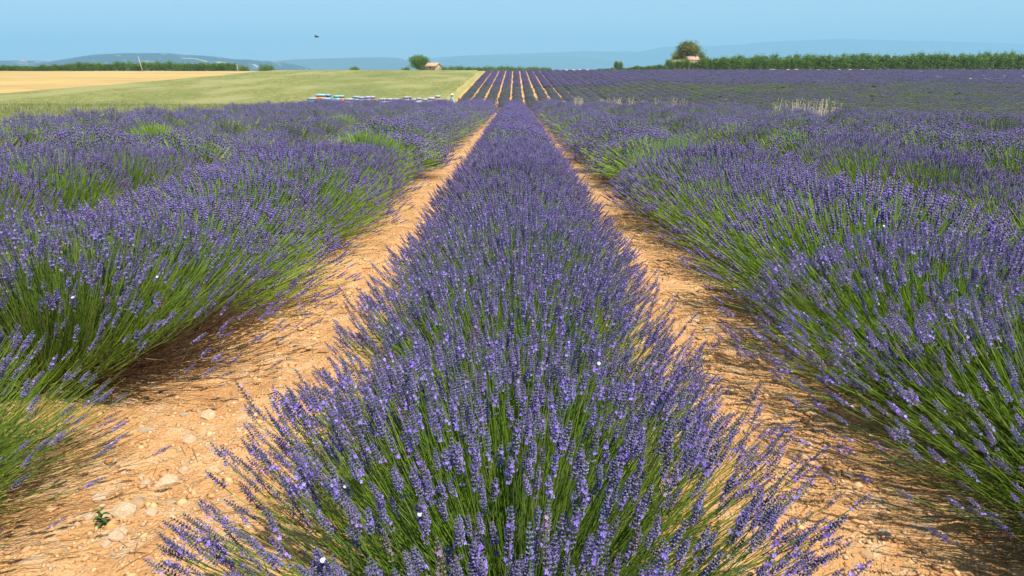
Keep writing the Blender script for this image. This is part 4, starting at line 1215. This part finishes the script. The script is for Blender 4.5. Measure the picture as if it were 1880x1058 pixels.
# ------------------------------------------------------------------ white snails on the lavender
M_SHELL = simple('snail_shell', (0.78, 0.76, 0.70), 0.4); M_SNAIL = simple('snail_foot', (0.45, 0.38, 0.28), 0.5)
def snail_parts():
    a = Acc(); pts = []; rd = []
    for i in range(26):
        t = i / 25; g = t * 2.3 * 6.283; R_ = .0045 * (1 - t * .88)
        pts.append((math.cos(g) * R_, math.sin(g) * R_, .0036 * t)); rd.append(.0033 * (1 - t * .8))
    tube_path(a, pts, rd, (1, 1, 1), 9)
    f = Acc(); tube_path(f, [(.001, -.003, -.003), (.005, .002, -.0036), (.004, .008, -.0032)], [.0012, .0022, .001], (1, 1, 1), 6)
    return a.mesh('shell', M_SHELL, True), f.mesh('foot', M_SNAIL, True)
SH, FT = snail_parts()
SN = [(659, 915, 1.15, 'on a spike at the bottom, left of the middle row centre'), (722, 942, 1.1, 'on a spike near the bottom, right neighbour of another snail'), (585, 1019, 1.02, 'lowest one, on the left flank of the middle row'),
      (1075, 663, 1.95, 'in the right half of the middle row'), (905, 400, 5.2, 'far up in the middle row'), (1034, 315, 9, 'small and far on the right edge of the middle row'), (120, 524, 3.6, 'on the big left bush, leftmost'),
      (285, 510, 3.8, 'on the big left bush below its crest'), (225, 379, 5.0, 'on the left row, pair member nearer the left edge'), (290, 357, 5.2, 'high on the left row'), (543, 367, 5.2, 'on the left row near the crest, right one'),
      (1368, 323, 6.0, 'on the first right row far up'), (1562, 369, 4.4, 'on the first right row crest'), (1620, 405, 3.9, 'on the right row end near the dark gap'), (1581, 283, 9, 'small and far on the second right row')]
for px, py, D, lab in SN:
    p = at(px, py, D)
    if D < 4.2:
        u = ray(px, py).normalized(); e = Vector((0, 0, EYE)); best = None
        for w in SPW:
            v = w - e; t = v.dot(u)
            if t < 0.4: continue
            off = (v - u * t).length / t
            sc_ = off * 18 + t * 0.5
            if best is None or sc_ < best[0]: best = (sc_, w, t)
        p = best[1] - u * 0.012
    o = obj('snail', None, None, p)
    o.rotation_euler = (rnd.uniform(.6, 1.2), rnd.uniform(-.3, .3), rnd.uniform(-.5, .5)); s = 0.66 + 0.05 * D; o.scale = (s, s, s)
    tag(o, 'white snail ' + lab, 'snail', 'white snails on the lavender'); obj('shell', SH, o); obj('foot', FT, o)

# ------------------------------------------------------------------ flying bee
M_BEE = simple('bee_body', (0.035, 0.028, 0.02), 0.6); M_BEEY = simple('bee_fuzz', (0.16, 0.10, 0.03), 0.9); M_WING = simple('bee_wing', (0.30, 0.33, 0.36), 0.3)
p = at(580.5, 67, 1.55); bee = obj('bee', None, None, p); bee.rotation_euler = (0.1, 0, rad(75)); bee.scale = (0.72,) * 3; tag(bee, 'dark bee flying in the sky above the green field', 'bee')
a = Acc(); ellipsoid(a, (0, -.0045, -.0005), (.0022, .0042, .0021), (1, 1, 1), 12, 10, Euler((rad(0), 0, 0)).to_matrix()); obj('abdomen', a.mesh('abdomen', M_BEE, True), bee)
a = Acc(); ellipsoid(a, (0, .001, .0003), (.0021, .0024, .0021), (1, 1, 1), 12, 8); obj('thorax', a.mesh('thorax', M_BEEY, True), bee)
a = Acc(); ellipsoid(a, (0, .0042, -.0003), (.0016, .0012, .0016), (1, 1, 1), 10, 8); obj('head', a.mesh('head', M_BEE, True), bee)
for s in (-1, 1):
    for l, w_, y_, yd in ((.0095, .0016, .001, -.002), (.0065, .0012, -.0006, -.0035)):
        a = Acc(); Vv = []; n = 8
        for i in range(n + 1):
            t = i / n; ww = w_ * math.sin(math.pi * min(.97, .12 + .8 * t))
            cx, cy, cz = s * (l * t + .001), y_ + yd * t, .0018 + .0022 * t
            Vv += [(cx, cy - ww, cz), (cx, cy + ww, cz)]
        Tt = []
        for i in range(n): b = 2 * i; Tt += [(b, b + 1, b + 3), (b, b + 3, b + 2)]
        a.add(Vv, Tt, (1, 1, 1)); obj('wing', a.mesh('wing', M_WING), bee)
for s in (-1, 1):
    for y_ in (-.0005, .001, .0025):
        a = Acc(); tube_path(a, [(s * .001, y_, -.001), (s * .003, y_, -.002), (s * .003, y_ - .001, -.0045)], [.0003, .0003, .0002], (1, 1, 1), 5); obj('leg', a.mesh('leg', M_BEE), bee)

# ------------------------------------------------------------------ mountains
M_HILL = noise_mat('wooded_hill', [(0.025, 0.05, 0.06), (0.04, 0.07, 0.07)], 0.004, 8, 0, None, 1.0, second=[((0.42, 0.40, 0.36), 0.012, 0.60, 0.68)])
M_HILLF = noise_mat('far_hill', [(0.05, 0.08, 0.05), (0.08, 0.10, 0.06)], 0.002, 8, 0, None, 1.0)
def ridge(name, prof, D, depth, mat, seed, label, rough=0.10):
    px = np.arange(prof[0][0], prof[-1][0] + 1, 3.0)
    py = np.interp(px, [p[0] for p in prof], [p[1] for p in prof])
    r = np.random.default_rng(seed)
    zr = np.array([at(a, b, D).z for a, b in zip(px, py)]); xr = np.array([at(a, 125, D).x for a in px])
    nv = 26
    v = np.linspace(-1, 1, nv)[:, None]
    Xg = xr[None] + 0 * v; Yg = D + v * depth + 0 * Xg
    base = -30.0
    prof_v = np.cos(v * np.pi / 2) ** 0.8
    n = vnoise(Xg / depth * 0.8, Yg / depth * 1.6, seed, 26, 0.4, 6)
    Zg = base + (zr[None] - base) * prof_v * (1 + rough * n * (1 - prof_v) * 1.8)
    Yg = Yg + 0 * Xg
    V = np.stack([Xg, Yg, Zg], -1).reshape(-1, 3)
    nu = len(px)
    i = np.arange(nu - 1)[None] + np.arange(nv - 1)[:, None] * nu
    T = np.stack([i, i + 1, i + nu + 1, i + nu], -1).reshape(-1, 4)
    o = obj(name, mesh_np(name, V, T, None, mat, False), kind='structure'); o['label'] = label
ridge('hills', [(-120, 117), (0, 116), (37, 115), (52, 111), (65, 115), (82, 113), (100, 116), (130, 114.5), (165, 112), (200, 104), (225, 99.5), (260, 98), (312, 98), (332, 101.5), (350, 101), (382, 103), (405, 106.5), (422, 112), (438, 111.5), (453, 109.5), (477, 113), (496, 112), (512, 117), (522, 128)], 3900, 900, M_HILL, 3, 'blue wooded hill with pale rock faces')
ridge('hills', [(430, 120), (512, 113), (560, 109), (626, 107), (706, 105), (732, 106.5), (746, 112), (790, 116), (850, 122), (890, 128)], 8200, 1600, M_HILLF, 4, 'long pale blue ridge')
ridge('hills', [(760, 120), (800, 112), (850, 103.5), (960, 103.5), (1050, 103.5), (1085, 106), (1110, 110), (1150, 118), (1190, 128)], 10500, 1600, M_HILLF, 6, 'pale blue low ridge')
ridge('mountains', [(600, 125), (740, 112), (800, 106), (850, 102), (956, 98.5), (1036, 96), (1070, 93.5), (1116, 95), (1153, 94.5), (1169, 96), (1209, 87), (1249, 85), (1300, 85), (1362, 81.5), (1389, 77.5), (1439, 75.5), (1497, 73), (1525, 71), (1562, 72), (1640, 75), (1701, 75.5), (1778, 78.5), (1840, 80), (1880, 83), (2050, 92)], 13500, 1900, M_HILLF, 5, 'faint blue mountain range on the horizon')
# plain reaching the mountains
def plain_z(X, Y): return -8 - 0.002 * np.minimum(np.maximum(Y, 0), 10000) + 0 * X
plain = obj('plain', grid_mesh('plain', np.linspace(-14000, 14000, 30), np.linspace(900, 15800, 30), lambda X, Y: plain_z(X, Y) - 3, noise_mat('plain_fields', [(0.08, 0.10, 0.04), (0.2, 0.18, 0.08), (0.3, 0.26, 0.12)], 0.01, 6)), kind='structure')

# ------------------------------------------------------------------ haze
m = bpy.data.materials.new('haze'); m.use_nodes = True
n = m.node_tree; n.nodes.clear()
out = n.nodes.new('ShaderNodeOutputMaterial'); pv = n.nodes.new('ShaderNodeVolumePrincipled')
pv.inputs['Color'].default_value = (0.335, 0.66, 0.92, 1); pv.inputs['Density'].default_value = 0.00018; pv.inputs['Anisotropy'].default_value = 0.0
n.links.new(pv.outputs[0], out.inputs['Volume'])
a = Acc(); box(a, -14500, 14500, -3500, 16000, -75, 680, (1, 1, 1))
hz = obj('haze', a.mesh('haze', m)); hz['kind'] = 'stuff'; hz['label'] = 'blue summer haze over the plain'
m.cycles.homogeneous_volume = True
tot = sum(len(me.polygons) * (1 if len(me.polygons) == 0 or me.polygons[0].loop_total == 3 else 2) for me in bpy.data.meshes)
print('objects', len(bpy.data.objects), 'unique tris', tot)
